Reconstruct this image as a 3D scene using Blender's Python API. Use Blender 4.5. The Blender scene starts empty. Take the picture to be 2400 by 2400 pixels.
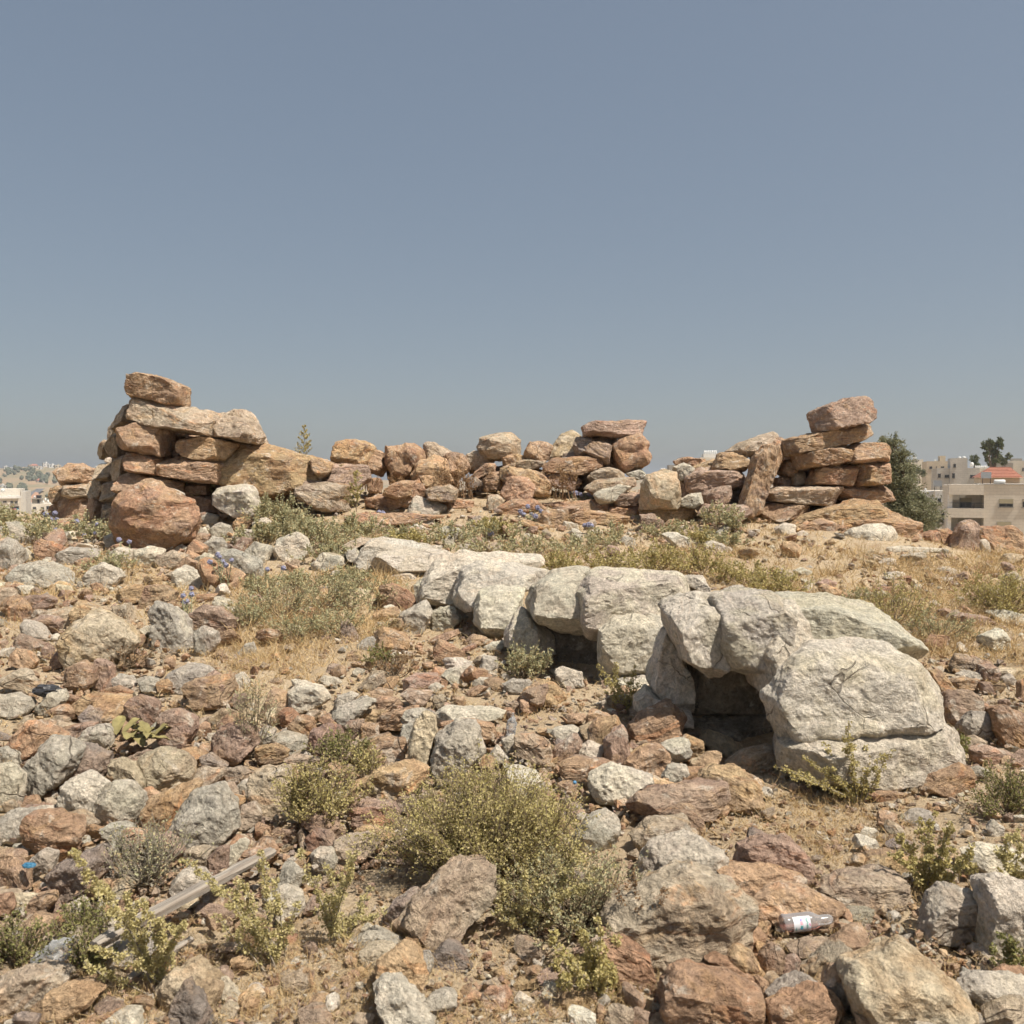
import bpy, bmesh, math, random
import numpy as np
from mathutils import Vector

# ------------------------------------------------------------------ camera, sky, sun, exposure
SC = bpy.context.scene
COL = SC.collection
IMG = 2400.0                      # the survey coordinates below are in a 2400 x 2400 frame
FPX = 2078.0                      # focal length in those units (60 degree field)
PITCH = math.atan(80.0 / FPX)
CAMZ = 1.75
cam_d = bpy.data.cameras.new('camera')
cam_d.sensor_width = 36.0
cam_d.lens = 36.0 * FPX / IMG
cam_d.clip_start = 0.05
cam_d.clip_end = 9000
cam_d.dof.use_dof = True
cam_d.dof.focus_distance = 9.0
cam_d.dof.aperture_fstop = 6.3
cam = bpy.data.objects.new('camera', cam_d)
cam.location = (0, 0, CAMZ)
cam.rotation_euler = (math.pi / 2 - PITCH, 0, 0)
COL.objects.link(cam)
SC.camera = cam

SUN_AZ = math.radians(121.0)      # clockwise from the viewing direction
SUN_EL = math.radians(60.0)
world = bpy.data.worlds.new('World')
SC.world = world
world.use_nodes = True
wn = world.node_tree
for n in list(wn.nodes):
    wn.nodes.remove(n)
w_out = wn.nodes.new('ShaderNodeOutputWorld')
w_bg = wn.nodes.new('ShaderNodeBackground')
w_sky = wn.nodes.new('ShaderNodeTexSky')
w_sky.sky_type = 'NISHITA'
w_sky.sun_disc = False
w_sky.sun_elevation = SUN_EL
w_sky.sun_rotation = SUN_AZ
w_sky.altitude = 900
w_sky.air_density = 1.0
w_sky.dust_density = 3.0
w_sky.ozone_density = 1.0
w_hsv = wn.nodes.new('ShaderNodeGamma')           # dusty summer air: a flat, dull sky
w_hsv.inputs['Gamma'].default_value = 0.42
w_sat = wn.nodes.new('ShaderNodeHueSaturation')
w_sat.inputs['Saturation'].default_value = 1.25
wn.links.new(w_sky.outputs[0], w_hsv.inputs['Color'])
wn.links.new(w_hsv.outputs[0], w_sat.inputs['Color'])
wn.links.new(w_sat.outputs[0], w_bg.inputs['Color'])
w_bg.inputs['Strength'].default_value = 0.134
wn.links.new(w_bg.outputs[0], w_out.inputs['Surface'])

sun_d = bpy.data.lights.new('sun', 'SUN')
sun_d.energy = 4.0
sun_d.angle = math.radians(0.55)
sun_d.color = (1.0, 0.93, 0.82)
sun = bpy.data.objects.new('sun', sun_d)
sun_dir = Vector((math.sin(SUN_AZ) * math.cos(SUN_EL), math.cos(SUN_AZ) * math.cos(SUN_EL), math.sin(SUN_EL)))
sun.rotation_euler = sun_dir.to_track_quat('Z', 'Y').to_euler()
sun.location = (20, -12, 40)
COL.objects.link(sun)

SC.view_settings.view_transform = 'Standard'
SC.view_settings.look = 'None'
SC.view_settings.exposure = 0.68
SC.view_settings.gamma = 1.0
SC.view_settings.use_curve_mapping = False
SC.render.engine = 'CYCLES'
SC.cycles.use_denoising = True
SC.cycles.use_adaptive_sampling = True
SC.cycles.adaptive_threshold = 0.03
SC.cycles.adaptive_min_samples = 16
SC.cycles.max_bounces = 5
SC.cycles.diffuse_bounces = 3
SC.cycles.glossy_bounces = 2
SC.cycles.transparent_max_bounces = 8
SC.cycles.volume_bounces = 0
SC.cycles.caustics_reflective = False
SC.cycles.caustics_refractive = False

random.seed(7)
RNG = np.random.default_rng(7)

# ------------------------------------------------------------------ survey helpers
CP, SP = math.cos(PITCH), math.sin(PITCH)
A_R = np.array((1.0, 0.0, 0.0))
A_F = np.array((0.0, CP, -SP))
A_U = np.array((0.0, SP, CP))
CAM = np.array((0.0, 0.0, CAMZ))


def ray(px, py):
    return A_F + (px - 1200.0) / FPX * A_R - (py - 1200.0) / FPX * A_U


def at(px, py, d):
    """world point seen at (px,py), d metres in front"""
    return CAM + d * ray(px, py)


def proj(p):
    q = np.asarray(p) - CAM
    d = q @ A_F
    d = np.where(np.abs(d) < 1e-3, 1e-3, d)
    return 1200 + FPX * (q @ A_R) / d, 1200 - FPX * (q @ A_U) / d, d


def _h(ix, iy, iz, seed):
    h = (ix.astype(np.int64) * 374761393 + iy.astype(np.int64) * 668265263 + iz.astype(np.int64) * 2147483647 + seed * 974634777) & 0xFFFFFFFF
    h = ((h ^ (h >> 13)) * 1274126177) & 0xFFFFFFFF
    h = ((h ^ (h >> 16)) * 2246822519) & 0xFFFFFFFF
    h = h ^ (h >> 15)
    return h.astype(np.float64) / 2147483647.5 - 1.0


def noise3(p, seed=0):
    p = np.asarray(p, float)
    i = np.floor(p)
    f = p - i
    i = i.astype(np.int64)
    u = f * f * f * (f * (f * 6 - 15) + 10)
    x, y, z = i[..., 0], i[..., 1], i[..., 2]
    ux, uy, uz = u[..., 0], u[..., 1], u[..., 2]
    def L(a, b, t): return a + (b - a) * t
    x00 = L(_h(x, y, z, seed), _h(x + 1, y, z, seed), ux)
    x10 = L(_h(x, y + 1, z, seed), _h(x + 1, y + 1, z, seed), ux)
    x01 = L(_h(x, y, z + 1, seed), _h(x + 1, y, z + 1, seed), ux)
    x11 = L(_h(x, y + 1, z + 1, seed), _h(x + 1, y + 1, z + 1, seed), ux)
    return L(L(x00, x10, uy), L(x01, x11, uy), uz)


def fbm(p, oct=4, seed=0, gain=0.5, lac=2.03):
    s, a, t = 0, 1.0, 0
    q = np.asarray(p, float)
    for k in range(oct):
        s = s + a * noise3(q, seed + 17 * k)
        t += a
        a *= gain
        q = q * lac + 3.7
    return s / t


GP = np.array([(-30, 0.0), (2.5, 0.0), (5.35, 0.0), (7.0, .13), (8.6, .26), (10.2, .425), (11.8, .61), (13.2, .83), (14.1, .97), (15, 1.17), (15.8, 1.38), (17, 1.46), (20, 1.42),
               (23, 1.0), (28, -.6), (40, -5), (60, -9), (120, -15), (400, -26), (700, -46), (1000, -48), (6000, -48)])


def sstep(a, b, x):
    t = np.clip((x - a) / (b - a), 0, 1)
    return t * t * (3 - 2 * t)


def gz(x, y):
    x = np.asarray(x, float); y = np.asarray(y, float)
    z = (np.interp(y - 0.35, GP[:, 0], GP[:, 1]) + np.interp(y, GP[:, 0], GP[:, 1]) + np.interp(y + 0.35, GP[:, 0], GP[:, 1])) / 3
    z = z - 0.52 * (sstep(5.3, 7.6, x) + sstep(5.9, 8.2, -x)) * sstep(11, 15.5, y) * (1 - sstep(22, 30, y))
    z = z - 1.45 * sstep(5.7, 8.4, x) * sstep(13.2, 18.5, y) * (1 - sstep(30, 45, y))
    # hollows under the arches
    z = z - 0.20 * np.exp(-((x - 1.36) / .42) ** 2 - ((y - 5.95) / .34) ** 2) - 0.14 * np.exp(-((x - .58) / .45) ** 2 - ((y - 7.45) / .35) ** 2)
    p = np.stack([x * 0.55, y * 0.55, np.zeros_like(x)], -1)
    near = 1 - sstep(22, 40, y)
    z = z + near * (0.07 * noise3(p, 5) + 0.03 * noise3(p * 4.1, 9) + 0.010 * noise3(p * 15, 11) + 0.005 * noise3(p * 40, 12))
    return z


def gz1(x, y):
    return float(gz(np.array([x]), np.array([y]))[0])


_DS = np.concatenate([np.linspace(1.6, 26, 1400), np.linspace(26.1, 60, 200)])


def ground_depth(px, py):
    r = ray(px, py)
    P = CAM[None, :] + _DS[:, None] * r[None, :]
    below = P[:, 2] < gz(P[:, 0], P[:, 1])
    k = np.argmax(below)
    if not below[k] or _DS[k] > 19.5:
        return None
    return float(_DS[k])


def ground_at(px, py, default=17.0):
    d = ground_depth(px, py) or default
    p = at(px, py, d)
    return np.array((p[0], p[1], gz1(p[0], p[1]))), d


# ------------------------------------------------------------------ object helpers
def link(name, me, mat=None, parent=None, loc=(0, 0, 0), label=None, cat=None, group=None, kind=None):
    o = bpy.data.objects.new(name, me)
    COL.objects.link(o)
    if mat is not None and me is not None and len(me.materials) == 0:
        me.materials.append(mat)
    if parent is not None:
        o.parent = parent
    o.location = loc
    tag(o, label, cat, group, kind)
    return o


def tag(o, label=None, cat=None, group=None, kind=None):
    if label: o['label'] = label
    if cat: o['category'] = cat
    if group: o['group'] = group
    if kind: o['kind'] = kind
    return o


def empty(name, loc, label=None, cat=None, group=None):
    o = bpy.data.objects.new(name, None)
    COL.objects.link(o)
    o.location = tuple(loc)
    o.empty_display_size = 0.1
    return tag(o, label, cat, group)


def mesh_np(name, V, Fc, smooth=True, attrs=None):
    """V (n,3); Fc (m,3) or (m,4) int"""
    V = np.ascontiguousarray(V, np.float32)
    Fc = np.ascontiguousarray(Fc, np.int32)
    me = bpy.data.meshes.new(name)
    k = Fc.shape[1]
    me.vertices.add(len(V)); me.vertices.foreach_set('co', V.ravel())
    me.loops.add(Fc.size); me.loops.foreach_set('vertex_index', Fc.ravel())
    me.polygons.add(len(Fc))
    me.polygons.foreach_set('loop_start', np.arange(0, Fc.size, k, dtype=np.int32))
    me.polygons.foreach_set('loop_total', np.full(len(Fc), k, np.int32))
    me.polygons.foreach_set('use_smooth', np.full(len(Fc), smooth, bool))
    me.update(calc_edges=True)
    for nm, arr in (attrs or {}).items():
        arr = np.asarray(arr, np.float32)
        if arr.ndim == 1:
            arr = np.broadcast_to(arr, (len(V), len(arr)))
        if arr.shape[1] == 3:
            a = me.attributes.new(nm, 'FLOAT_VECTOR', 'POINT')
            a.data.foreach_set('vector', np.ascontiguousarray(arr, np.float32).ravel())
    return me


# ------------------------------------------------------------------ material helpers
class NT:
    def __init__(self, name):
        self.m = bpy.data.materials.new(name)
        self.m.use_nodes = True
        self.t = self.m.node_tree
        self.t.nodes.clear()
        self.out = self.t.nodes.new('ShaderNodeOutputMaterial')
        self.b = self.t.nodes.new('ShaderNodeBsdfPrincipled')
        self.t.links.new(self.b.outputs[0], self.out.inputs['Surface'])
        self.b.inputs['Roughness'].default_value = 0.9
        self.b.inputs['Specular IOR Level'].default_value = 0.2

    def put(self, sock, v):
        if isinstance(v, bpy.types.NodeSocket):
            self.t.links.new(v, sock)
        elif v is not None:
            if hasattr(sock.default_value, '__len__') and isinstance(v, (tuple, list)) and len(v) == 3 and len(sock.default_value) == 4:
                v = tuple(v) + (1.0,)
            sock.default_value = v

    def attr(self, nm):
        n = self.t.nodes.new('ShaderNodeAttribute'); n.attribute_name = nm
        return n

    def obj(self):
        return self.t.nodes.new('ShaderNodeTexCoord').outputs['Object']

    def noise(self, vec, scale, detail=4, rough=0.55, dist=0.0):
        n = self.t.nodes.new('ShaderNodeTexNoise')
        self.put(n.inputs['Vector'], vec)
        n.inputs['Scale'].default_value = scale; n.inputs['Detail'].default_value = detail
        n.inputs['Roughness'].default_value = rough; n.inputs['Distortion'].default_value = dist
        return n.outputs['Fac']

    def t_noise_col(self, vec, scale):
        n = self.t.nodes.new('ShaderNodeTexNoise')
        self.put(n.inputs['Vector'], vec); n.inputs['Scale'].default_value = scale; n.inputs['Detail'].default_value = 3
        return n.outputs['Color']

    def vor(self, vec, scale, feature='F1', out='Distance'):
        n = self.t.nodes.new('ShaderNodeTexVoronoi'); n.feature = feature
        self.put(n.inputs['Vector'], vec); n.inputs['Scale'].default_value = scale
        return n.outputs[out]

    def rng(self, v, a, b, c=0.0, d=1.0, smooth=True):
        n = self.t.nodes.new('ShaderNodeMapRange')
        if smooth: n.interpolation_type = 'SMOOTHSTEP'
        self.put(n.inputs['Value'], v)
        for k, q in zip(('From Min', 'From Max', 'To Min', 'To Max'), (a, b, c, d)):
            self.put(n.inputs[k], q)
        return n.outputs[0]

    def math(self, op, a, b=None, c=None):
        n = self.t.nodes.new('ShaderNodeMath'); n.operation = op
        self.put(n.inputs[0], a)
        if b is not None: self.put(n.inputs[1], b)
        if c is not None: self.put(n.inputs[2], c)
        return n.outputs[0]

    def vmath(self, op, a, b):
        n = self.t.nodes.new('ShaderNodeVectorMath'); n.operation = op
        self.put(n.inputs[0], a)
        self.put(n.inputs[1], b)
        return n.outputs[0]

    def scale(self, v, f):
        n = self.t.nodes.new('ShaderNodeVectorMath'); n.operation = 'SCALE'
        self.put(n.inputs[0], v); self.put(n.inputs['Scale'], f)
        return n.outputs[0]

    def mix(self, f, a, b, mode='MIX'):
        n = self.t.nodes.new('ShaderNodeMix'); n.data_type = 'RGBA'; n.blend_type = mode
        self.put(n.inputs[0], f); self.put(n.inputs[6], a); self.put(n.inputs[7], b)
        return n.outputs[2]

    def sep(self, v):
        n = self.t.nodes.new('ShaderNodeSeparateXYZ'); self.put(n.inputs[0], v)
        return n.outputs

    def bump(self, h, strength=0.5, dist=0.01):
        n = self.t.nodes.new('ShaderNodeBump')
        self.put(n.inputs['Height'], h)
        n.inputs['Strength'].default_value = strength; n.inputs['Distance'].default_value = dist
        self.t.links.new(n.outputs[0], self.b.inputs['Normal'])

    def col(self, v): self.put(self.b.inputs['Base Color'], v)
    def set(self, k, v): self.put(self.b.inputs[k], v)


def make_stone():
    n = NT('stone')
    lc = n.attr('lc').outputs['Vector']
    col = n.attr('col').outputs['Vector']; col2 = n.attr('col2').outputs['Vector']
    band, pit, lich = n.sep(n.attr('prm').outputs['Vector'])
    big = n.noise(lc, 3.1, 5, 0.6, 0.4)
    c = n.mix(n.rng(big, 0.42, 0.60), col, col2)
    sl = n.vmath('MULTIPLY', n.vmath('ADD', lc, n.scale(n.vmath('SUBTRACT', n.t_noise_col(lc, 2.5), (.5, .5, .5)), .22)), (2.6, 2.6, 14.0))
    bn = n.noise(sl, 1.6, 6, 0.62, 0.8)
    bf = n.rng(bn, 0.30, 0.70, -1.0, 1.0, smooth=False)
    c = n.scale(c, n.math('MULTIPLY_ADD', n.math('MULTIPLY', bf, band), 0.34, 1.0))
    # rusty and pale veins along the bedding
    rust = n.math('MULTIPLY', n.rng(n.noise(sl, 0.9, 4, 0.6, 1.2), 0.56, 0.66), band)
    c = n.mix(n.math('MULTIPLY', rust, 0.55), c, n.mix(1.0, c, (1.25, 0.78, 0.50, 1), 'MULTIPLY'))
    iron = n.math('MULTIPLY', n.rng(n.noise(n.vmath('ADD', lc, (7.3, 1.1, 4.2)), 4.2, 6, 0.66, 0.8), 0.53, 0.63), n.math('MULTIPLY', band, 0.55))
    c = n.mix(iron, c, (0.50, 0.315, 0.150, 1))
    pat = n.math('MULTIPLY', n.rng(n.noise(n.vmath('ADD', lc, (2.9, 8.1, 0.7)), 3.4, 6, 0.66, 0.6), 0.53, 0.62), n.math('MULTIPLY', band, 0.7))
    c = n.mix(pat, c, (0.29, 0.205, 0.160, 1))
    pale = n.rng(n.noise(lc, 6.5, 7, 0.70, 0.7), 0.555, 0.66)
    c = n.mix(n.math('MULTIPLY', pale, 0.62), c, (0.62, 0.555, 0.46, 1))
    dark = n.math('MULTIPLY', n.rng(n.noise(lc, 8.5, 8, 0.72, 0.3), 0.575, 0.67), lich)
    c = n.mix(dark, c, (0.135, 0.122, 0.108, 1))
    sp = n.noise(lc, 52, 5, 0.7)
    c = n.scale(c, n.rng(sp, 0.3, 0.7, 0.68, 1.32, smooth=False))
    ed = n.noise(lc, 17, 5, 0.6)
    c = n.scale(c, n.rng(ed, 0.3, 0.7, 0.74, 1.22, smooth=False))
    # hairline fractures, broken off here and there
    wv = n.vmath('ADD', lc, n.scale(n.t_noise_col(lc, 3.0), .35))
    cm = n.rng(n.noise(lc, 2.1, 2), .53, .64)
    ck = n.math('MULTIPLY', n.rng(n.vor(wv, 2.4, 'DISTANCE_TO_EDGE'), .003, .015, 1.0, 0.0), cm)
    c = n.mix(n.math('MULTIPLY', ck, .55), c, (.14, .11, .085, 1))
    n.col(c)
    pv = n.vor(n.scale(lc, n.math('MULTIPLY_ADD', ed, 0.35, 1.0)), 26)
    pits = n.math('MULTIPLY', n.rng(pv, 0.05, 0.32, -1.0, 0.0), pit)
    h = n.math('MULTIPLY_ADD', bf, n.math('MULTIPLY', band, 0.65), n.math('MULTIPLY', ed, 1.6))
    h = n.math('ADD', h, n.math('MULTIPLY', pits, 0.7))
    h = n.math('ADD', h, n.math('MULTIPLY', sp, 0.7))
    h = n.math('ADD', h, n.math('MULTIPLY', n.noise(lc, 120, 3, 0.6), 0.35))
    h = n.math('SUBTRACT', h, n.math('MULTIPLY', ck, 1.0))
    n.bump(h, 1.0, 0.022)
    n.set('Roughness', 0.92)
    n.set('Specular IOR Level', 0.15)
    return n.m


M_STONE = make_stone()


def simple(name, col, rough=0.8, var=0.25, scale=8.0, bump=0.0, spec=0.3):
    n = NT(name)
    o = n.obj()
    f = n.noise(o, scale, 5, 0.6)
    n.col(n.scale(col_node(n, col), n.rng(f, 0.3, 0.7, 1 - var, 1 + var, smooth=False)))
    n.set('Roughness', rough); n.set('Specular IOR Level', spec)
    if bump: n.bump(f, bump, 0.01)
    return n.m


def col_node(n, c):
    r = n.t.nodes.new('ShaderNodeCombineXYZ')
    for k in range(3): r.inputs[k].default_value = c[k]
    return r.outputs[0]


def leaf_mat(name, c1, c2, c3=None, trans=0.25):
    """foliage: colour varies leaf by leaf (attribute rnd) and in clumps"""
    n = NT(name)
    r = n.sep(n.attr('rnd').outputs['Vector'])
    c = n.mix(r[0], c1, c2)
    if c3: c = n.mix(n.rng(r[1], 0.72, 0.85), c, c3)
    c = n.scale(c, n.rng(r[2], 0, 1, 0.82, 1.16, smooth=False))
    n.col(c)
    n.set('Roughness', 0.75); n.set('Specular IOR Level', 0.15)
    tr = n.t.nodes.new('ShaderNodeBsdfTranslucent'); n.put(tr.inputs['Color'], c)
    mx = n.t.nodes.new('ShaderNodeMixShader'); mx.inputs[0].default_value = trans
    n.t.links.new(n.b.outputs[0], mx.inputs[1]); n.t.links.new(tr.outputs[0], mx.inputs[2])
    n.t.links.new(mx.outputs[0], n.out.inputs['Surface'])
    return n.m
# ------------------------------------------------------------------ rocks
def ico(level):
    bm = bmesh.new()
    bmesh.ops.create_icosphere(bm, subdivisions=level, radius=1.0)
    V = np.array([v.co[:] for v in bm.verts])
    F = np.array([[v.index for v in f.verts] for f in bm.faces])
    bm.free()
    V /= np.linalg.norm(V, axis=1)[:, None]
    return V, F


ICO = {k: ico(k) for k in (1, 2, 3, 4, 5, 6)}


def vnormals(V, F):
    a, b, c = V[F[:, 0]], V[F[:, 1]], V[F[:, 2]]
    fn = np.cross(b - a, c - a)
    N = np.zeros_like(V)
    for k in range(3):
        np.add.at(N, F[:, k], fn)
    return N / (np.linalg.norm(N, axis=1)[:, None] + 1e-12)


def hull2(P):
    P = sorted(map(tuple, P))
    def half(pts):
        h = []
        for p in pts:
            while len(h) >= 2 and (h[-1][0] - h[-2][0]) * (p[1] - h[-2][1]) - (h[-1][1] - h[-2][1]) * (p[0] - h[-2][0]) <= 0:
                h.pop()
            h.append(p)
        return h
    lo, up = half(P), half(P[::-1])
    return np.array(lo[:-1] + up[:-1])      # counter-clockwise


# base colour, second colour, (banding, pitting, dark lichen), sharpness
KINDS = {
    'g': ((.46, .415, .345), (.52, .46, .37), (.12, .8, .55), 34),
    'w': ((.58, .52, .425), (.62, .545, .43), (.10, .8, .35), 34),
    'l': ((.60, .545, .45), (.63, .56, .44), (.12, 1.0, .26), 40),   # the cut limestone of the arches
    'b': ((.46, .322, .212), (.40, .268, .175), (.75, .2, .22), 48),
    'r': ((.445, .298, .195), (.405, .25, .16), (.75, .2, .18), 48),
    'p': ((.395, .285, .217), (.345, .245, .187), (.6, .2, .18), 55),
    'v': ((.30, .25, .215), (.34, .26, .20), (.4, .15, .15), 60),
    'o': ((.50, .36, .215), (.46, .30, .175), (.7, .3, .20), 48),
    't': ((.47, .385, .285), (.43, .335, .24), (.65, .3, .25), 44),
    's': ((.33, .275, .21), (.21, .178, .14), (.10, .5, 1.3), 40),  # inner arch walls: soot stain, plus shade of the openings painted into the colour
    'n': ((.54, .465, .37), (.50, .39, .285), (.95, .4, .25), 44),
    'y': ((.58, .49, .35), (.51, .38, .235), (.2, .4, .18), 44),
}
CWORD = {'g': 'grey', 'w': 'whitish', 'l': 'pale', 'b': 'brown', 'r': 'reddish', 'p': 'purple-brown', 'v': 'dark purple-grey', 'o': 'ochre', 't': 'tan', 'y': 'cream', 'n': 'pale layered', 's': 'sooty shade-darkened'}


def jitter_col(c, rng, k=0.09):
    c = np.array(c)
    return np.clip(c * (1 + rng.normal(0, k)) * (1 + rng.normal(0, 0.014, 3)), 0.03, 0.75)


def rock_shape(pts, D, T, seed, kind, lvl, embed=0.05, front=None, scale=1.03, maxv=7, rough=1.0):
    """body of a stone whose outline seen from the path is pts, D metres off, T metres thick"""
    rng = np.random.default_rng(seed)
    P = np.array(pts, float)
    w_px, h_px = np.ptp(P[:, 0]), np.ptp(P[:, 1])
    cx, cy = (P[:, 0].min() + P[:, 0].max()) / 2, (P[:, 1].min() + P[:, 1].max()) / 2
    m = D / FPX
    Q = np.stack([(P[:, 0] - cx) * m, -(P[:, 1] - cy) * m], 1)
    hh = h_px * m
    low = Q[:, 1] < -0.2 * hh
    Q[low, 1] -= embed * hh
    H = hull2(Q * scale)
    while len(H) > maxv:                       # keep only the main corners: broken stone, not pebbles
        n = len(H)
        ar = [abs(np.cross(H[i] - H[i - 1], H[(i + 1) % n] - H[i])) for i in range(n)]
        H = np.delete(H, int(np.argmin(ar)), 0)
    H = H * (1 + .012 * max(0, maxv - 5))
    c0 = H.mean(0)
    su, sv, st = max(np.ptp(H[:, 0]) / 2, .005), max(np.ptp(H[:, 1]) / 2, .005), T / 2
    Hn = (H - c0) / np.array([su, sv])
    planes, dist = [], []
    for i in range(len(Hn)):
        a, b = Hn[i], Hn[(i + 1) % len(Hn)]
        e = b - a
        L = np.linalg.norm(e)
        if L < 0.06: continue
        n2 = np.array([e[1], -e[0]]) / L
        h = float(n2 @ a)
        if h < 0.05: h = 0.05
        up = n2[1]
        ta = rng.uniform(0.0, 0.20) + (0.55 * rng.uniform() * max(up, 0) if kind in 'gwlty' else .22 * max(up, 0) * rng.uniform())
        tb = rng.uniform(0.05, 0.40)
        planes.append((n2[0] * math.cos(ta), -math.sin(ta), n2[1] * math.cos(ta))); dist.append(h * math.cos(ta))
        planes.append((n2[0] * math.cos(tb), math.sin(tb), n2[1] * math.cos(tb))); dist.append(h * math.cos(tb))
    if maxv > 12:                               # water-worn: bulging front instead of one flat face
        for k in range(9):
            f = np.array([rng.uniform(-1, 1), rng.uniform(-1.2, -.5), rng.uniform(-.8, .9)]); f /= np.linalg.norm(f)
            planes.append(tuple(f)); dist.append(rng.uniform(.86, 1.0))
    f = np.array([rng.uniform(-.35, .35), -1, rng.uniform(-.1, .45)]) if front is None else np.array(front, float)
    planes.append(tuple(f / np.linalg.norm(f))); dist.append(rng.uniform(.55, .8) if maxv <= 12 else .9)
    sd = rng.choice((-1, 1))
    for f, dd in (((rng.uniform(-.3, .3), -.65, .75), rng.uniform(.72, .92)), ((sd * .8, -.6, rng.uniform(-.2, .3)), rng.uniform(.78, 1.0)),
                  ((-sd * .8, -.6, rng.uniform(-.4, .3)), rng.uniform(.9, 1.15)), ((rng.uniform(-.4, .4), -.7, -.7), rng.uniform(.95, 1.2))):
        f = np.array(f) + rng.normal(0, .1, 3); f /= np.linalg.norm(f)
        planes.append(tuple(f)); dist.append(dd)
    planes.append((rng.uniform(-.2, .2), .97, rng.uniform(-.2, .2))); dist.append(.95)
    N = np.array(planes); h = np.array(dist)
    V, F = ICO[lvl]
    p = KINDS[kind][3] * rng.uniform(1.6, 3.0)
    dots = np.maximum(V @ N.T, 0) / h[None, :]
    r = (dots ** p).sum(1) ** (-1.0 / p)
    X = V * r[:, None]
    # restore the outline's extents
    for ax, lo, hi in ((0, Hn[:, 0].min(), Hn[:, 0].max()), (2, Hn[:, 1].min(), Hn[:, 1].max())):
        a, b = X[:, ax].min(), X[:, ax].max()
        X[:, ax] = lo + (X[:, ax] - a) * (hi - lo) / (b - a)
    X = X * np.array([su, st, sv])
    s = (su * sv * st) ** (1 / 3.) * 2
    s = min(s, 2.6 * min(su, sv, st))
    # bedding frame: z across the layers
    C = np.cov((H - c0).T)
    ev, evec = np.linalg.eigh(C)
    ax2 = evec[:, 1]
    ang = math.atan2(ax2[1], ax2[0]) + rng.normal(0, .12)
    if ev[1] / max(ev[0], 1e-9) < 1.6: ang = rng.normal(0, .5)
    e1 = np.array([math.cos(ang), 0, math.sin(ang)])
    e3 = np.array([-math.sin(ang), rng.normal(0, .25), math.cos(ang)]); e3 /= np.linalg.norm(e3)
    e2 = np.cross(e3, e1); e2 /= np.linalg.norm(e2)
    off = rng.uniform(-40, 40, 3)
    B = np.stack([e1, e2, e3], 1)
    lc = X @ B + off
    Nn = vnormals(X, F)
    band = KINDS[kind][2][0]
    d = 0.050 * s * fbm(lc * (1.5 / s), 2, seed) + 0.045 * s * fbm(lc * (4.6 / s), 3, seed + 3)
    d = d + 0.055 * s * (np.abs(fbm(lc * (3.3 / s), 3, seed + 8)) - .22)
    if lvl >= 4: d = d + 0.028 * s * (np.abs(fbm(lc * (9.5 / s), 3, seed + 28)) - .2)
    if band > .3 and lvl >= 3:
        q = (lc + .10 * s * fbm(lc * (2.2 / s), 2, seed + 15)[:, None]) * np.array([1.0, 1.0, 6.5]) / s
        st1 = fbm(q, 3, seed + 5)
        d = d + band * 0.034 * s * np.tanh(st1 * 3.0) * 0.8
    if lvl >= 4:
        d = d + 0.010 * s * fbm(lc * (19 / s), 3, seed + 9, .6)
        if lvl >= 5:
            d = d + 0.0055 * fbm(lc * 38.0, 2, seed + 10, .6)
    X = X + Nn * (d * rough)[:, None]
    # back to the world: x right, y away, z up (camera-levelled)
    base = at(cx, cy, D)
    cen = base + c0[0] * A_R + c0[1] * A_U
    W = cen[None, :] + X[:, :1] * A_R + X[:, 1:2] * A_F + X[:, 2:3] * A_U
    return W, F, lc


HULLS = []
ROCKS = []      # (object, px centre, size px, kind, named?)
_seed = [100]


def rock_mesh(name, W, F, lc, kind, rng, origin):
    k = KINDS[kind]
    c1, c2 = jitter_col(k[0], rng), jitter_col(k[1], rng)
    prm = np.array(k[2]) * rng.uniform(.7, 1.25, 3)
    me = mesh_np(name, W - origin, F, False, {'lc': lc, 'col': c1, 'col2': c2, 'prm': prm})
    me.materials.append(M_STONE)
    return me


def add_rock(name, kind, pts, D=None, T=None, parent=None, label=None, embed=0.12, front=None, cat='rock', group=None, lvl=None, scale=1.03, maxv=7, rough=1.0):
    _seed[0] += 1
    seed = _seed[0]
    P = np.array(pts, float)
    w, h = np.ptp(P[:, 0]), np.ptp(P[:, 1])
    yb = P[:, 1].max()
    xb = P[P[:, 1] > yb - 0.25 * h][:, 0].mean()
    if D is None:
        D = ground_depth(xb, yb - 0.04 * h) or 16.8
        D *= 1.008
    if T is None:
        T = 0.95 * math.sqrt(w * min(h * 1.2, w * 1.5)) * D / FPX
    big = math.sqrt(w * h)
    if lvl is None:
        lvl = 6 if big > 260 else 5 if big > 92 else 4 if big > 36 else 3
    if label and ('round' in label or 'egg' in label) and 'ground' not in label: maxv = 14
    W, F, lc = rock_shape(pts, D, T, seed, kind, lvl, embed, front, scale, maxv, rough)
    lo = W[:, 2].min()
    origin = np.array([W[:, 0].mean(), W[:, 1].mean(), lo])
    rng = np.random.default_rng(seed + 999)
    me = rock_mesh(name, W, F, lc, kind, rng, origin)
    if parent is not None:
        o = link(name, me, None, parent, tuple(origin - np.array(parent.location)))
    else:
        o = link(name, me, None, None, tuple(origin), label, cat, group)
        HULLS.append((hull2(P), D - .1 * T))
        ROCKS.append(dict(o=o, x=P[:, 0].mean(), y=P[:, 1].mean(), w=w, h=h, kind=kind, named=bool(label), yb=yb))
    return o


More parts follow.
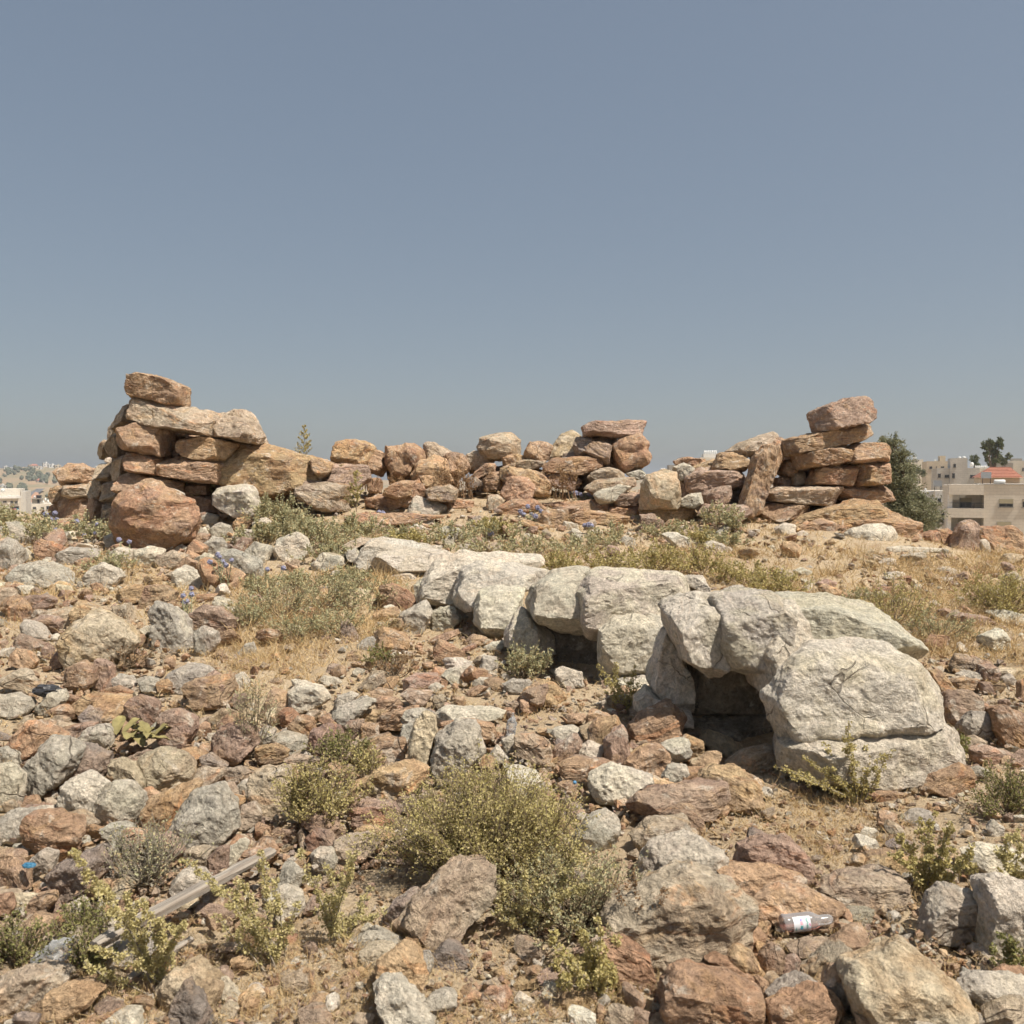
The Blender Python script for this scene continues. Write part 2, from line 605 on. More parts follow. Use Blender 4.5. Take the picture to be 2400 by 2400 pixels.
def parse(txt, x0, y0, s, parent=None, name='rock', **kw):
    """one stone a line:  kind [D[/T]] | x,y x,y ... [# label]"""
    for ln in txt.strip().splitlines():
        ln = ln.strip()
        if not ln: continue
        lab = None
        if '#' in ln:
            ln, lab = ln.split('#'); lab = lab.strip()
        hd, body = ln.split('|')
        hd = hd.split()
        D = T = None
        if len(hd) > 1:
            q = hd[1].split('/')
            D = float(q[0]) if q[0] else None
            if len(q) > 1: T = float(q[1])
        pts = [tuple(float(v) for v in t.split(',')) for t in body.split()]
        pts = [(x0 + a * s, y0 + b * s) for a, b in pts]
        add_rock(name, hd[0], pts, D, T, parent, lab, **kw)
# ------------------------------------------------------------------ what lies where on the slope
def inpoly(x, y, poly):
    r = np.zeros(len(x), bool)
    n = len(poly)
    for i in range(n):
        x1, y1 = poly[i]; x2, y2 = poly[(i + 1) % n]
        c = ((y1 > y) != (y2 > y)) & (x < (x2 - x1) * (y - y1) / (y2 - y1 + 1e-9) + x1)
        r ^= c
    return r


# density map of the slope, in survey coordinates: (polygon, rubble, pebbles, grass)
ZONES = [
    ([(0, 1700), (560, 1680), (700, 1640), (1000, 1680), (1260, 1700), (1500, 1690), (1700, 1760), (1760, 1850), (1500, 1950), (900, 2010), (820, 2060), (500, 2140), (0, 2230)], 1.0, .7, .04),
    ([(0, 1560), (420, 1600), (560, 1680), (0, 1700)], .7, .6, .25),
    ([(350, 1180), (700, 1190), (720, 1290), (560, 1380), (250, 1340), (120, 1260)], 1.0, .6, .1),
    ([(0, 1250), (250, 1300), (560, 1400), (420, 1440), (0, 1440)], .5, .5, .45),
    ([(0, 1420), (330, 1440), (560, 1500), (560, 1660), (0, 1560)], .55, .5, .4),
    ([(680, 1500), (1100, 1450), (1400, 1600), (1640, 1700), (1500, 1690), (1000, 1680), (700, 1640)], .55, 1.0, .18),
    ([(2150, 1540), (2400, 1560), (2400, 1860), (2060, 1830), (2200, 1700)], .7, .6, .15),
    ([(1500, 2080), (2400, 2100), (2400, 2400), (1500, 2400)], .85, .9, .25),
    ([(0, 2230), (1500, 2150), (1500, 2400), (0, 2400)], .62, 1.0, .6),
    ([(1640, 1850), (2400, 1800), (2400, 2100), (1850, 2120), (1600, 2000)], .45, 1.0, .6),
    ([(1880, 1290), (2400, 1300), (2400, 1560), (2150, 1540), (1990, 1400)], .35, 1.0, .9),
    ([(850, 1190), (1900, 1180), (1900, 1290), (850, 1270)], .6, .6, .3),
    ([(560, 1400), (900, 1330), (1000, 1460), (680, 1640), (540, 1640)], .2, .5, 1.0),
    ([(560, 1260), (900, 1250), (850, 1400), (560, 1400)], .25, .3, .5),
    ([(1100, 1290), (2000, 1280), (2050, 1500), (1500, 1420), (1100, 1360)], .2, .4, .7),
]


def density(x, y, z):
    P = np.stack([x, y, z], 1)
    px, py, d = proj(P)
    rub = np.full(len(x), .22); peb = np.full(len(x), .55); gr = np.full(len(x), .25)
    for poly, a, b, c in ZONES:
        m = inpoly(px, py, poly)
        rub[m] = a; peb[m] = b; gr[m] = c
    return rub, peb, gr, px, py, d


# ------------------------------------------------------------------ ground
def make_ground_mat():
    n = NT('dry_soil')
    o = n.obj()
    a = n.noise(o, 0.9, 6, 0.6, 0.3)
    c = n.mix(n.rng(a, 0.38, 0.62), (.46, .355, .235, 1), (.52, .41, .28, 1))
    b = n.noise(o, 3.3, 6, 0.65)
    c = n.mix(n.rng(b, 0.52, 0.66), c, (.40, .29, .185, 1))
    s = n.noise(o, 9, 6, 0.7)
    c = n.mix(n.math('MULTIPLY', n.rng(s, 0.55, 0.66), .7), c, (.56, .46, .325, 1))
    f = n.noise(o, 70, 5, 0.7)
    c = n.scale(c, n.rng(f, 0.3, 0.7, 0.70, 1.28, smooth=False))
    n.col(c)
    h = n.math('ADD', n.math('MULTIPLY', s, 1.5), f)
    h = n.math('ADD', h, n.math('MULTIPLY', n.noise(o, 180, 3, 0.6), .5))
    n.bump(h, 0.9, 0.02)
    n.set('Roughness', 0.95); n.set('Specular IOR Level', .1)
    return n.m


def make_ground():
    s = np.linspace(-1, 1, 371)
    x = 10.5 * s + 3600 * np.sign(s) * np.abs(s) ** 9
    t = np.linspace(0, 1, 421)
    y = -9 + 38 * t + 5200 * t ** 16
    X, Y = np.meshgrid(x, y)
    Z = gz(X, Y)
    sh = X.shape
    rub = density(X.ravel(), Y.ravel(), Z.ravel())[0].reshape(sh)
    k = np.ones(9) / 9
    for ax in (0, 1):
        rub = np.apply_along_axis(lambda v: np.convolve(v, k, 'same'), ax, rub)
    Z = Z - .075 * np.clip((rub - .3) / .6, 0, 1) * (Y < 9) * (Y > 1) - .03 * np.clip((rub - .3) / .6, 0, 1) * (Y >= 9) * (Y < 20)
    V = np.stack([X.ravel(), Y.ravel(), Z.ravel()], 1)
    nx, ny = len(x), len(y)
    i = (np.arange(ny - 1)[:, None] * nx + np.arange(nx - 1)[None, :]).ravel()
    Fq = np.stack([i, i + 1, i + nx + 1, i + nx], 1)
    me = mesh_np('ground', V, Fq, True)
    link('ground', me, make_ground_mat(), kind='structure')


make_ground()
# ------------------------------------------------------------------ the stone things, surveyed part by part
LW = (100, 840, .4141)
wallL = empty('stone_wall', (at(300, 1230, 15.3)[0], 15.3, gz1(at(300, 1230, 15.3)[0], 15.3)),
              'tall broken corner of brown megalithic wall beside the big red boulder', 'ruined wall')
parse('''
b 15.1/1.1 | 520,100 590,97 740,130 820,165 825,200 810,280 760,272 640,240 510,215 498,190
t 15/1.2 | 530,222 640,245 800,285 900,300 1000,320 985,420 955,445 870,430 700,400 560,365 518,350 515,250
t 15/1.2 | 985,325 1040,330 1180,360 1220,400 1240,440 1225,480 1180,478 1060,455 950,440 945,400
t 15.7/1 | 1000,330 1090,295 1150,300 1190,340 1250,440 1280,505 1200,480 1060,400
b 15/1.1 | 455,400 540,380 640,385 715,415 720,500 700,555 600,540 480,515 450,470
o 15/1.1 | 785,465 900,440 1030,470 1100,490 1080,560 1050,590 920,585 830,560 790,520
b 15.4/.4 | 720,460 775,480 775,500 740,540 720,520
p 15.3/.3 | 760,505 785,520 780,560 735,560
b 15.3/.3 | 790,540 830,552 845,575 790,572
b 15.7/.5 | 700,420 800,430 860,450 800,560 720,560 690,480
b 15/1.1 | 495,535 600,545 675,570 668,625 660,660 590,650 490,630
b 15/1.1 | 680,560 800,575 960,592 1060,600 1060,705 940,700 800,685 700,660 668,630
b 15/1.1 | 480,650 560,668 700,685 780,710 790,755 600,765 470,765 460,690
p 15.3/.6 | 800,712 940,702 945,770 810,770
v 15.6/.6 | 930,700 1070,700 1070,770 940,770
o 15.2/1.2 | 1065,490 1170,480 1300,515 1500,570 1580,590 1575,680 1480,700 1350,760 1240,800 1150,740 1060,720 1055,600
b 15.2/.8 | 1500,570 1600,575 1645,600 1650,640 1580,690 1570,600
p 15.3/.8 | 1590,610 1700,600 1840,610 1850,680 1780,740 1690,720 1590,690
t 15.5/.9 | 500,262 515,300 515,375 470,385 440,430 455,330 480,275
t 16.1/.9 | 445,345 458,335 460,400 440,440 400,460 388,430 395,390
t 15.7/1 | 400,470 450,400 475,400 480,560 430,565 400,530
t 16.5/.9 | 350,510 380,465 400,480 400,550 355,572 338,540
g 16.1/.4 | 365,560 405,560 405,592 370,590
t 15.5/1 | 410,580 480,550 500,560 500,650 485,690 440,695 412,650
t 16.1/.9 | 330,600 400,590 420,640 415,690 330,690 308,650
t 16.3/.9 | 290,690 350,690 385,740 370,820 320,800 285,750
t 15.6/1 | 375,710 440,700 480,710 470,800 400,815 370,780
t 15.6/.9 | 340,830 440,815 465,830 460,930 430,940 350,940
b 16.1/.8 | 280,780 330,810 350,860 345,930 290,930 270,850
b 17.8/1 | 95,640 150,595 230,600 310,625 330,640 325,690 230,710 140,720 100,690
b 18.4/.8 | 55,740 100,725 140,740 140,800 95,820 60,780
t 17.5/.9 | 135,720 220,710 290,720 300,770 230,785 140,795
b 18.5/.8 | 50,840 90,825 110,870 95,920 60,915
b 17.6/.9 | 105,815 170,795 250,790 290,820 280,910 200,930 115,920
b 15.3/.9 | 460,750 800,760 800,870 460,870
p 15.4/.9 | 800,765 1060,770 1060,870 800,870
b 15.5/.9 | 1060,790 1420,770 1420,860 1060,870
b 16.2/1.4 | 470,420 720,420 1000,470 1000,720 480,720
t 16.3/1.2 | 490,280 560,260 900,330 950,430 500,420
''', *LW, parent=wallL, name='wall_stone', embed=.02, lvl=5, scale=1.06, maxv=7, rough=.8)

RW = (1500, 880, .4658)
wallR = empty('stone_wall', (at(1980, 1190, 15)[0], 15, gz1(at(1980, 1190, 15)[0], 15)),
              'narrow stacked wall end of long brown stones beside the dark green tree', 'ruined wall')
parse('''
p 15/1 | 855,190 940,160 1020,130 1120,108 1150,150 1160,215 1130,240 1030,260 940,270 890,278 870,240
b 15/1.1 | 740,330 800,310 900,295 1000,275 1100,255 1155,245 1165,270 1140,310 1060,340 940,350 860,375 780,400 740,400 735,360
b 15/1.1 | 770,400 860,380 950,360 1035,352 1045,390 1030,430 930,450 860,465 790,470
b 15/1.1 | 1040,360 1100,340 1200,345 1228,370 1230,430 1130,440 1030,440
r 15/1.1 | 870,480 900,455 1000,455 1060,445 1065,500 1060,555 930,550 840,545
b 15/1.1 | 1060,450 1150,440 1230,440 1232,500 1225,540 1140,552 1065,555
t 14.9/1 | 645,590 690,565 800,555 900,558 995,565 990,600 960,650 860,650 740,640 650,630
b 15.1/1 | 1000,560 1100,552 1200,560 1238,590 1235,630 1100,645 990,645
b 14.8/.8 | 590,680 650,645 740,640 830,655 845,700 760,730 680,745 600,720
b 15.4/.7 | 690,480 720,430 770,420 790,480 740,510
t 15.2/.5 | 760,500 820,485 835,545 760,552
p 15.4/.7 | 670,520 750,510 765,555 690,560
p 15.9/.9 | 760,400 1200,370 1210,640 860,650 720,560
v 15.6/.6 | 820,640 1000,640 1000,700 840,700
''', *RW, parent=wallR, name='wall_stone', embed=.02, lvl=5, scale=1.06, maxv=7, rough=.8)
LAB_W = LW; 

# arches: four transverse arches of cut limestone, seen from one side
A2 = (1400, 1380, .4555)
A4 = (800, 1220, .7764)
ag = 'row of limestone arches half buried in the rubble'
def arch(px, py, label):
    p, d = ground_at(px, py)
    return empty('stone_arch', p, label, 'stone arch', ag)
ar1 = arch(1850, 1790, 'nearest and largest pale limestone arch with the wide dark opening')
parse('''
l 5.98/.95 | 352,120 400,75 500,33 600,18 700,22 695,330 610,405 530,415 435,340 370,200
l 5.90/1.0 | 600,45 700,18 900,16 1000,90 970,250 860,335 775,350 700,382 640,375 600,290
l 5.78/.7 | 870,130 960,60 1010,60 1110,300 960,390 860,530 790,470 760,350 800,250
l 5.97/1.0 | 930,100 960,40 1200,28 1400,83 1560,190 1612,240 1612,340 1560,332 1460,285 1300,285 1100,310 960,330
l 5.40/.74 | 855,540 960,400 1100,305 1300,278 1460,278 1560,330 1640,370 1700,430 1755,560 1750,655 1500,655 1200,665 1080,712 960,765 900,680 870,600
l 5.25/.72 | 945,785 1070,738 1180,700 1400,685 1640,688 1760,692 1850,745 1860,830 1850,900 1700,950 1300,985 1080,960 935,900
l 6.2/.5 | 260,480 290,320 330,210 365,190 420,290 440,370 475,440 490,612 380,592 290,540
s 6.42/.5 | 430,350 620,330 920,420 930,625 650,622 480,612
l 6.1/.45 | 185,560 250,500 300,570 400,602 470,622 490,700 480,700 280,640 190,620
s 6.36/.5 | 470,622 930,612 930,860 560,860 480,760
''', *A2, parent=ar1, name='arch_block', embed=.03, lvl=6, scale=.985, maxv=9, rough=.7)
ar2 = arch(1480, 1570, 'second limestone arch, with a low dark opening and split crown')
parse('''
l 7.75/.85 | 560,250 575,195 640,150 700,135 765,148 740,200 720,280 728,335 650,322 590,292
l 7.5/.85 | 715,205 755,145 860,145 1000,165 1072,210 1060,222 1000,272 900,277 830,302 780,352 740,342 713,275
l 7.2/.6 | 780,330 830,292 900,285 988,290 988,340 940,430 920,467 820,467 775,430
l 7.85/.5 | 495,340 540,262 580,300 640,350 650,400 560,390 495,372
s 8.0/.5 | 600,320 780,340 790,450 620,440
l 7.0/.4 | 830,480 930,467 940,500 960,545 900,535 840,505
l 7.6/.6 | 1030,170 1090,165 1110,210 1080,217 1040,195
''', *A4, parent=ar2, name='arch_block', embed=.03, lvl=5, scale=.985, maxv=9, rough=.7)
ar3 = arch(1130, 1480, 'third limestone arch from the front with a small dark gap under its crown')
parse('''
l 9.3/.9 | 245,185 290,120 370,97 450,100 590,105 608,130 560,140 480,130 390,130 355,180 350,255 300,245 250,228
l 8.95/.9 | 343,205 370,142 420,120 520,125 635,152 605,187 560,202 480,197 420,242 380,265 348,250
l 8.55/.65 | 405,250 420,212 470,195 560,200 548,240 505,330 470,345 430,330 410,300
l 9.4/.5 | 218,195 250,172 262,235 232,245
''', *A4, parent=ar3, name='arch_block', embed=.03, lvl=5, scale=.985, maxv=9, rough=.7)
ar4 = arch(960, 1345, 'farthest limestone arch in the row, low and flat among grey bushes')
parse('''
l 11.7/.9 | 45,120 80,62 130,50 250,70 300,82 200,92 110,102 105,155 60,142
l 11.3/.9 | 95,130 120,97 200,86 300,86 337,102 300,140 240,160 140,157 108,160
w 11/.5 | 145,168 185,154 242,162 212,195 150,192
t 12/.6 | 10,72 60,50 105,55 60,82 20,82
l 11.7/.5 | 12,92 45,82 62,122 28,122
''', *A4, parent=ar4, name='arch_block', embed=.03, lvl=5, scale=.985, maxv=9, rough=.7)

# ------------------------------------------------------------------ loose rocks
parse('''
r 12.9/1.0 | 455,800 490,760 560,745 700,750 800,790 845,810 860,900 840,970 760,1020 640,1060 540,1050 450,1000 425,930 435,860 # large rounded red boulder in front of the tall wall corner
w 14.6/.5 | 565,740 620,730 740,738 795,760 800,785 700,770 570,750 # flat white slab peeping out behind the large red boulder
w 14.4/.7 | 975,740 985,725 1100,720 1190,718 1215,760 1240,870 1170,900 1060,860 970,830 # squared white block below the tall wall, speckled left face in shade
t 15.0/.7 | 1420,720 1500,700 1600,700 1735,705 1738,850 1640,850 1570,850 1540,830 1500,790 1430,750 # squared cream block beside the yellow-green sprig at the wall foot
w | 1300,1060 1330,1020 1440,985 1490,1010 1520,1090 1480,1130 1380,1150 1310,1120 # bright white boulder beside the grey-green bushes left of the arches
g | 955,960 1000,930 1060,950 1065,1000 1010,1010 960,995
o | 1080,930 1110,900 1180,920 1185,945 1120,970 1080,960
w | 1190,930 1260,900 1310,930 1300,960 1220,985
g | 890,900 930,875 1000,890 1000,930 940,940
p | 840,1030 890,990 945,1000 930,1050 880,1070 845,1060
r | 790,1040 820,985 870,990 860,1040 830,1070
g | 910,1060 960,1010 1020,1020 1040,1070 980,1110 920,1110
g | 1140,1100 1200,1035 1300,1060 1285,1130 1260,1165 1160,1150
g | 1070,1010 1130,965 1220,975 1230,1010 1150,1040 1080,1030
w | 1170,1010 1210,985 1240,1010 1210,1035
w | 870,970 920,955 940,990 890,1000
g | 985,1120 1010,1080 1090,1075 1150,1120 1240,1150 1250,1210 1180,1250 1080,1230 1010,1180
p | 1070,1080 1130,1010 1180,1020 1160,1080 1100,1100
g | 740,1060 790,1050 820,1075 800,1095 745,1085
w | 525,1090 620,1070 690,1085 670,1130 640,1170 560,1160 525,1140
w | 370,1110 430,1070 510,1080 520,1140 490,1170 400,1150
t | 660,1110 740,1090 830,1120 810,1180 720,1190 650,1160
w | 740,1230 800,1170 870,1210 940,1240 930,1290 830,1300 750,1290
g | 350,1010 400,990 480,1040 460,1080 370,1060
g | 85,1110 150,1070 290,1080 310,1120 200,1165 100,1160
r | 180,1150 240,1125 290,1140 280,1165 190,1170
w | 240,1250 270,1190 330,1155 440,1195 465,1230 400,1290 260,1280
g | 0,1160 40,1165 160,1220 170,1280 60,1290 0,1250
o | 420,1345 470,1290 560,1275 600,1310 580,1360 500,1390 430,1370
b | 590,1290 700,1280 750,1310 720,1390 560,1420 545,1390
p | 1160,1350 1220,1335 1285,1380 1270,1410 1180,1390
t | 370,960 430,900 440,960 420,1010 380,1000
g | 1520,1160 1590,1100 1700,1130 1720,1170 1600,1210 1530,1190
w | 860,1140 920,1100 980,1120 970,1160 900,1170
''', *LW)
CA = (0, 1060, .3106)
parse('''
g | 15,560 50,530 120,525 230,550 270,610 280,650 190,700 80,640 20,610
y | 90,510 160,470 230,490 240,520 120,525
g | 0,690 60,650 130,680 165,750 150,840 60,890 -30,880
w | 160,720 200,720 270,790 250,820 170,800
r | 270,700 300,660 400,680 540,740 480,760 430,800 380,820 300,770 # layered red-brown slab tilted between pale stones, below the low wall end
g | 75,940 150,860 280,825 400,850 500,900 550,950 540,1010 430,1000 250,1000 90,980 # broad grey rock with an overhanging layered front edge
t | -20,1040 90,1020 140,1080 100,1150 -20,1190
r | 20,1020 140,990 180,1030 130,1090
p | 180,1100 260,1070 370,1080 410,1110 400,1160 330,1210 210,1220
b | 60,1260 110,1110 180,1095 220,1170 200,1260 130,1275
t | 350,1230 400,1190 560,1170 720,1170 830,1200 700,1230 560,1310 470,1340 400,1320
t | 840,1170 970,1135 1020,1290 950,1310 900,1240
y | 490,1360 640,1230 720,1190 840,1225 930,1270 1050,1430 960,1480 850,1530 800,1590 650,1600 520,1600 490,1480 # large pale yellow mottled boulder with a flat tilted face
g | 150,1330 190,1270 260,1290 350,1340 400,1390 330,1420 260,1410
t | 180,1260 260,1240 340,1270 380,1300 330,1325 250,1285
p | 95,1440 150,1365 260,1410 320,1460 270,1510 170,1500
b | 80,1560 130,1480 220,1500 265,1580 230,1630 140,1600
p | 320,1500 360,1430 410,1480 390,1550 330,1550
p | 380,1590 440,1480 490,1510 490,1600 420,1620
g | 1135,1210 1180,1130 1260,1150 1330,1180 1390,1250 1440,1330 1465,1400 1400,1480 1290,1460 1190,1410 1150,1310 # long light grey block leaning downhill right of the pale yellow boulder
p | 1415,1230 1540,1170 1680,1175 1810,1260 1810,1330 1700,1370 1550,1320 1450,1345 1420,1290 # smooth purplish brown rock with a white streak, among straw-coloured grass
g | 1470,1360 1540,1310 1640,1350 1650,1430 1590,1500 1480,1520
g | 1270,1680 1330,1620 1450,1590 1560,1610 1610,1680 1550,1760 1400,1790 1290,1770
b | 1405,1770 1480,1720 1640,1690 1730,1680 1775,1780 1730,1870 1560,1910 1470,1890 # broad flat-topped brown rock at the edge of the dry grass
w | 1775,1690 1830,1655 1910,1760 1850,1790 1790,1750
p | 720,1570 800,1560 845,1620 840,1740 780,1790 730,1740 # short upright purplish stone below the pale yellow boulder
g | 850,1710 900,1670 980,1690 1030,1750 1000,1800 870,1760
g | 1030,1710 1130,1690 1190,1710 1200,1800 1120,1810
b | 500,1640 640,1580 720,1640 730,1720 640,1790 540,1770
t | 70,1690 160,1630 230,1650 270,1720 340,1750 250,1800 80,1750 0,1720
''', *CA)
F1 = (0, 1560, .4348)
parse('''
g | -30,170 80,150 160,185 180,225 120,260 20,270 -30,250
g | 190,230 260,160 340,130 355,190 300,240 230,255
o | 400,210 480,165 560,165 700,170 720,230 600,290 540,290 430,240 # wide tan layered rock with a rough broken front, left of the purple block
r | 560,130 640,105 720,140 710,160 600,165
p | 675,250 700,190 760,160 850,190 860,290 800,330 720,330
p | 845,330 870,250 960,235 1060,290 1050,350 980,440 900,420 # angular purplish block right of the big-leaved plant
r | 260,240 330,210 410,240 410,275 320,280
v | 430,270 480,220 540,235 570,290 520,310 440,300
p | 330,340 400,315 520,305 500,340 400,400 350,380
b | 75,370 150,300 230,295 310,340 350,385 200,440 120,490 90,430
g | 400,410 460,350 540,315 590,340 620,420 570,440 440,430
o | 600,310 640,290 730,340 720,370 620,380 590,350
g | 115,560 180,480 280,390 380,400 445,450 400,560 340,570 250,640 210,685 150,660 # large smooth tan-grey boulder with a worn hollow
v | 330,650 370,600 460,430 590,470 560,590 480,600 400,610 360,640 # dark purple slab standing tilted behind the two round stones
g | -20,450 60,440 110,470 115,520 60,540 -20,510
w | -30,530 60,530 100,580 125,660 90,740 -30,760 # pitted whitish boulder cut by the left picture edge
t | 570,590 600,520 660,500 750,560 790,620 760,670 690,680 580,630
t | 755,540 790,490 870,460 970,480 1030,570 980,620 890,650 800,620 # round tan boulder with a vertical crack
p | 680,500 780,455 820,460 780,520 700,520
w | 345,700 360,630 420,600 510,605 570,650 545,730 500,800 400,790 345,760 # round whitish stone touching a round grey stone
g | 525,760 550,680 610,635 690,650 745,710 750,770 680,830 580,845 530,810 # round grey stone touching a round whitish stone
t | 1030,580 1090,545 1200,560 1205,600 1100,650 1060,640
b | 735,690 800,655 860,690 830,740 770,750 740,720
o | 750,850 830,700 960,650 1060,650 1060,690 1000,730 950,830 900,900 820,910 760,900 # large ochre slab half hidden behind the polygonal grey slab
g | 940,830 960,790 1040,690 1100,660 1180,655 1240,720 1270,770 1280,870 1230,930 1150,980 1050,965 970,930 # big polygonal grey slab leaning with its flat face forward
t | 1345,640 1380,570 1470,545 1560,555 1590,640 1600,720 1550,790 1460,800 1390,750 1350,700 # pale tan boulder against the small shrub, grey lower side
t | 1275,810 1310,760 1370,740 1410,790 1400,840 1320,870 1280,850
r | 150,870 180,810 270,795 360,810 440,880 420,930 350,1000 250,970 160,930 # rounded red-brown boulder in the rubble below the round stones
g | 0,820 60,780 150,770 220,790 200,830 150,870 100,930 30,910
r | 110,760 150,710 200,700 215,740 170,770
t | 375,790 430,775 520,850 500,890 440,870 390,820
g | 540,880 590,850 680,850 720,880 650,930 580,930
g | 610,820 680,805 715,840 680,860 620,845
r | 650,940 680,880 770,890 790,930 750,980 680,970
p | 770,960 820,910 900,900 970,930 990,1000 950,1050 850,1040
v | 280,1120 340,1060 540,960 610,1000 620,1070 520,1150 410,1210 310,1210 # long squared block with a tan top and dark purple side
b | -20,1060 80,1045 150,1100 165,1170 100,1210 -20,1180
b | -20,990 90,990 140,1030 80,1070 -20,1050
g | 160,1050 240,985 310,1010 290,1080 200,1110
r | -20,1240 50,1230 85,1290 50,1330 -20,1310
b | 140,1300 190,1240 290,1220 315,1260 250,1320 180,1330
p | 1115,1050 1170,980 1230,970 1225,1080 1180,1115 1115,1115
b | 1270,1060 1330,1000 1420,985 1480,1020 1420,1070 1290,1085
t | 1000,1000 1060,970 1150,990 1110,1060 1040,1080
g | 1230,980 1300,940 1340,960 1330,1030 1250,1070
b | 1630,800 1690,750 1760,790 1830,830 1860,880 1830,920 1760,890 1650,840 # long brown banded stone below the small shrub
g | 1390,370 1430,320 1490,340 1480,390 1420,410
o | 1545,340 1600,280 1690,300 1700,350 1640,410 1570,390
p | 1670,440 1690,350 1760,320 1830,330 1840,420 1780,480 1690,480 # round purplish stone with fine upright streaks
p | 1140,430 1180,340 1290,300 1390,330 1400,420 1330,450 1280,510 1180,480 # big purplish boulder behind the thin grey-green plant
o | 1390,430 1480,420 1560,450 1540,500 1380,520
t | 1540,500 1600,480 1740,500 1740,530 1600,545 1540,520
v | 1080,500 1140,470 1230,530 1200,550 1110,545
t | 1210,560 1290,540 1350,570 1340,600 1230,630
w | 1270,660 1310,615 1350,630 1350,700 1290,690
r | 290,1390 340,1350 410,1370 380,1430 310,1440
b | 100,1400 180,1340 270,1360 250,1430 160,1470 100,1450
r | 1250,1440 1290,1370 1380,1350 1460,1370 1460,1440 1400,1480 1280,1490 # rusty red stone behind the pale leafy twigs, right of the plank
w | 1480,1210 1550,1190 1640,1240 1640,1310 1560,1370 1490,1310
t | -20,1680 120,1630 300,1660 350,1700 200,1780 100,1860 -20,1900 # large layered tan rock under the crumpled clear plastic
o | 195,1830 300,1740 440,1710 540,1760 500,1810 380,1850 220,1880 # pink and ochre slab at the lower end of the plank
y | 870,1720 940,1650 1040,1620 1130,1670 1175,1740 1160,1820 1090,1830 980,1780 920,1840 870,1800 # cream-coloured rock behind the pointed grey stone
v | 915,1890 950,1790 1000,1710 1050,1770 1120,1830 1140,1890 1120,1950 920,1950 # pointed grey and rust stone standing at the bottom edge
w | 1165,1690 1220,1685 1330,1790 1270,1810 1180,1740
o | 1300,1820 1350,1790 1400,1810 1390,1860 1330,1890
y | 1190,1850 1230,1810 1290,1840 1260,1890 1200,1880
w | 560,1910 640,1860 740,1860 780,1950 560,1950
r | 660,1720 720,1680 780,1720 740,1750 680,1750
p | 1140,1650 1200,1620 1260,1670 1240,1720 1160,1690
g | 540,1520 640,1490 830,1470 840,1530 700,1580 550,1570
t | 1520,1690 1620,1640 1690,1700 1640,1740 1540,1720
r | 440,1920 520,1870 640,1850 560,1930
g | 920,1180 980,1110 1100,1095 1140,1140 1060,1210 950,1230
t | 310,1500 360,1420 470,1400 500,1470 420,1530 330,1530
''', *F1)
F2 = (700, 1560, .4348)
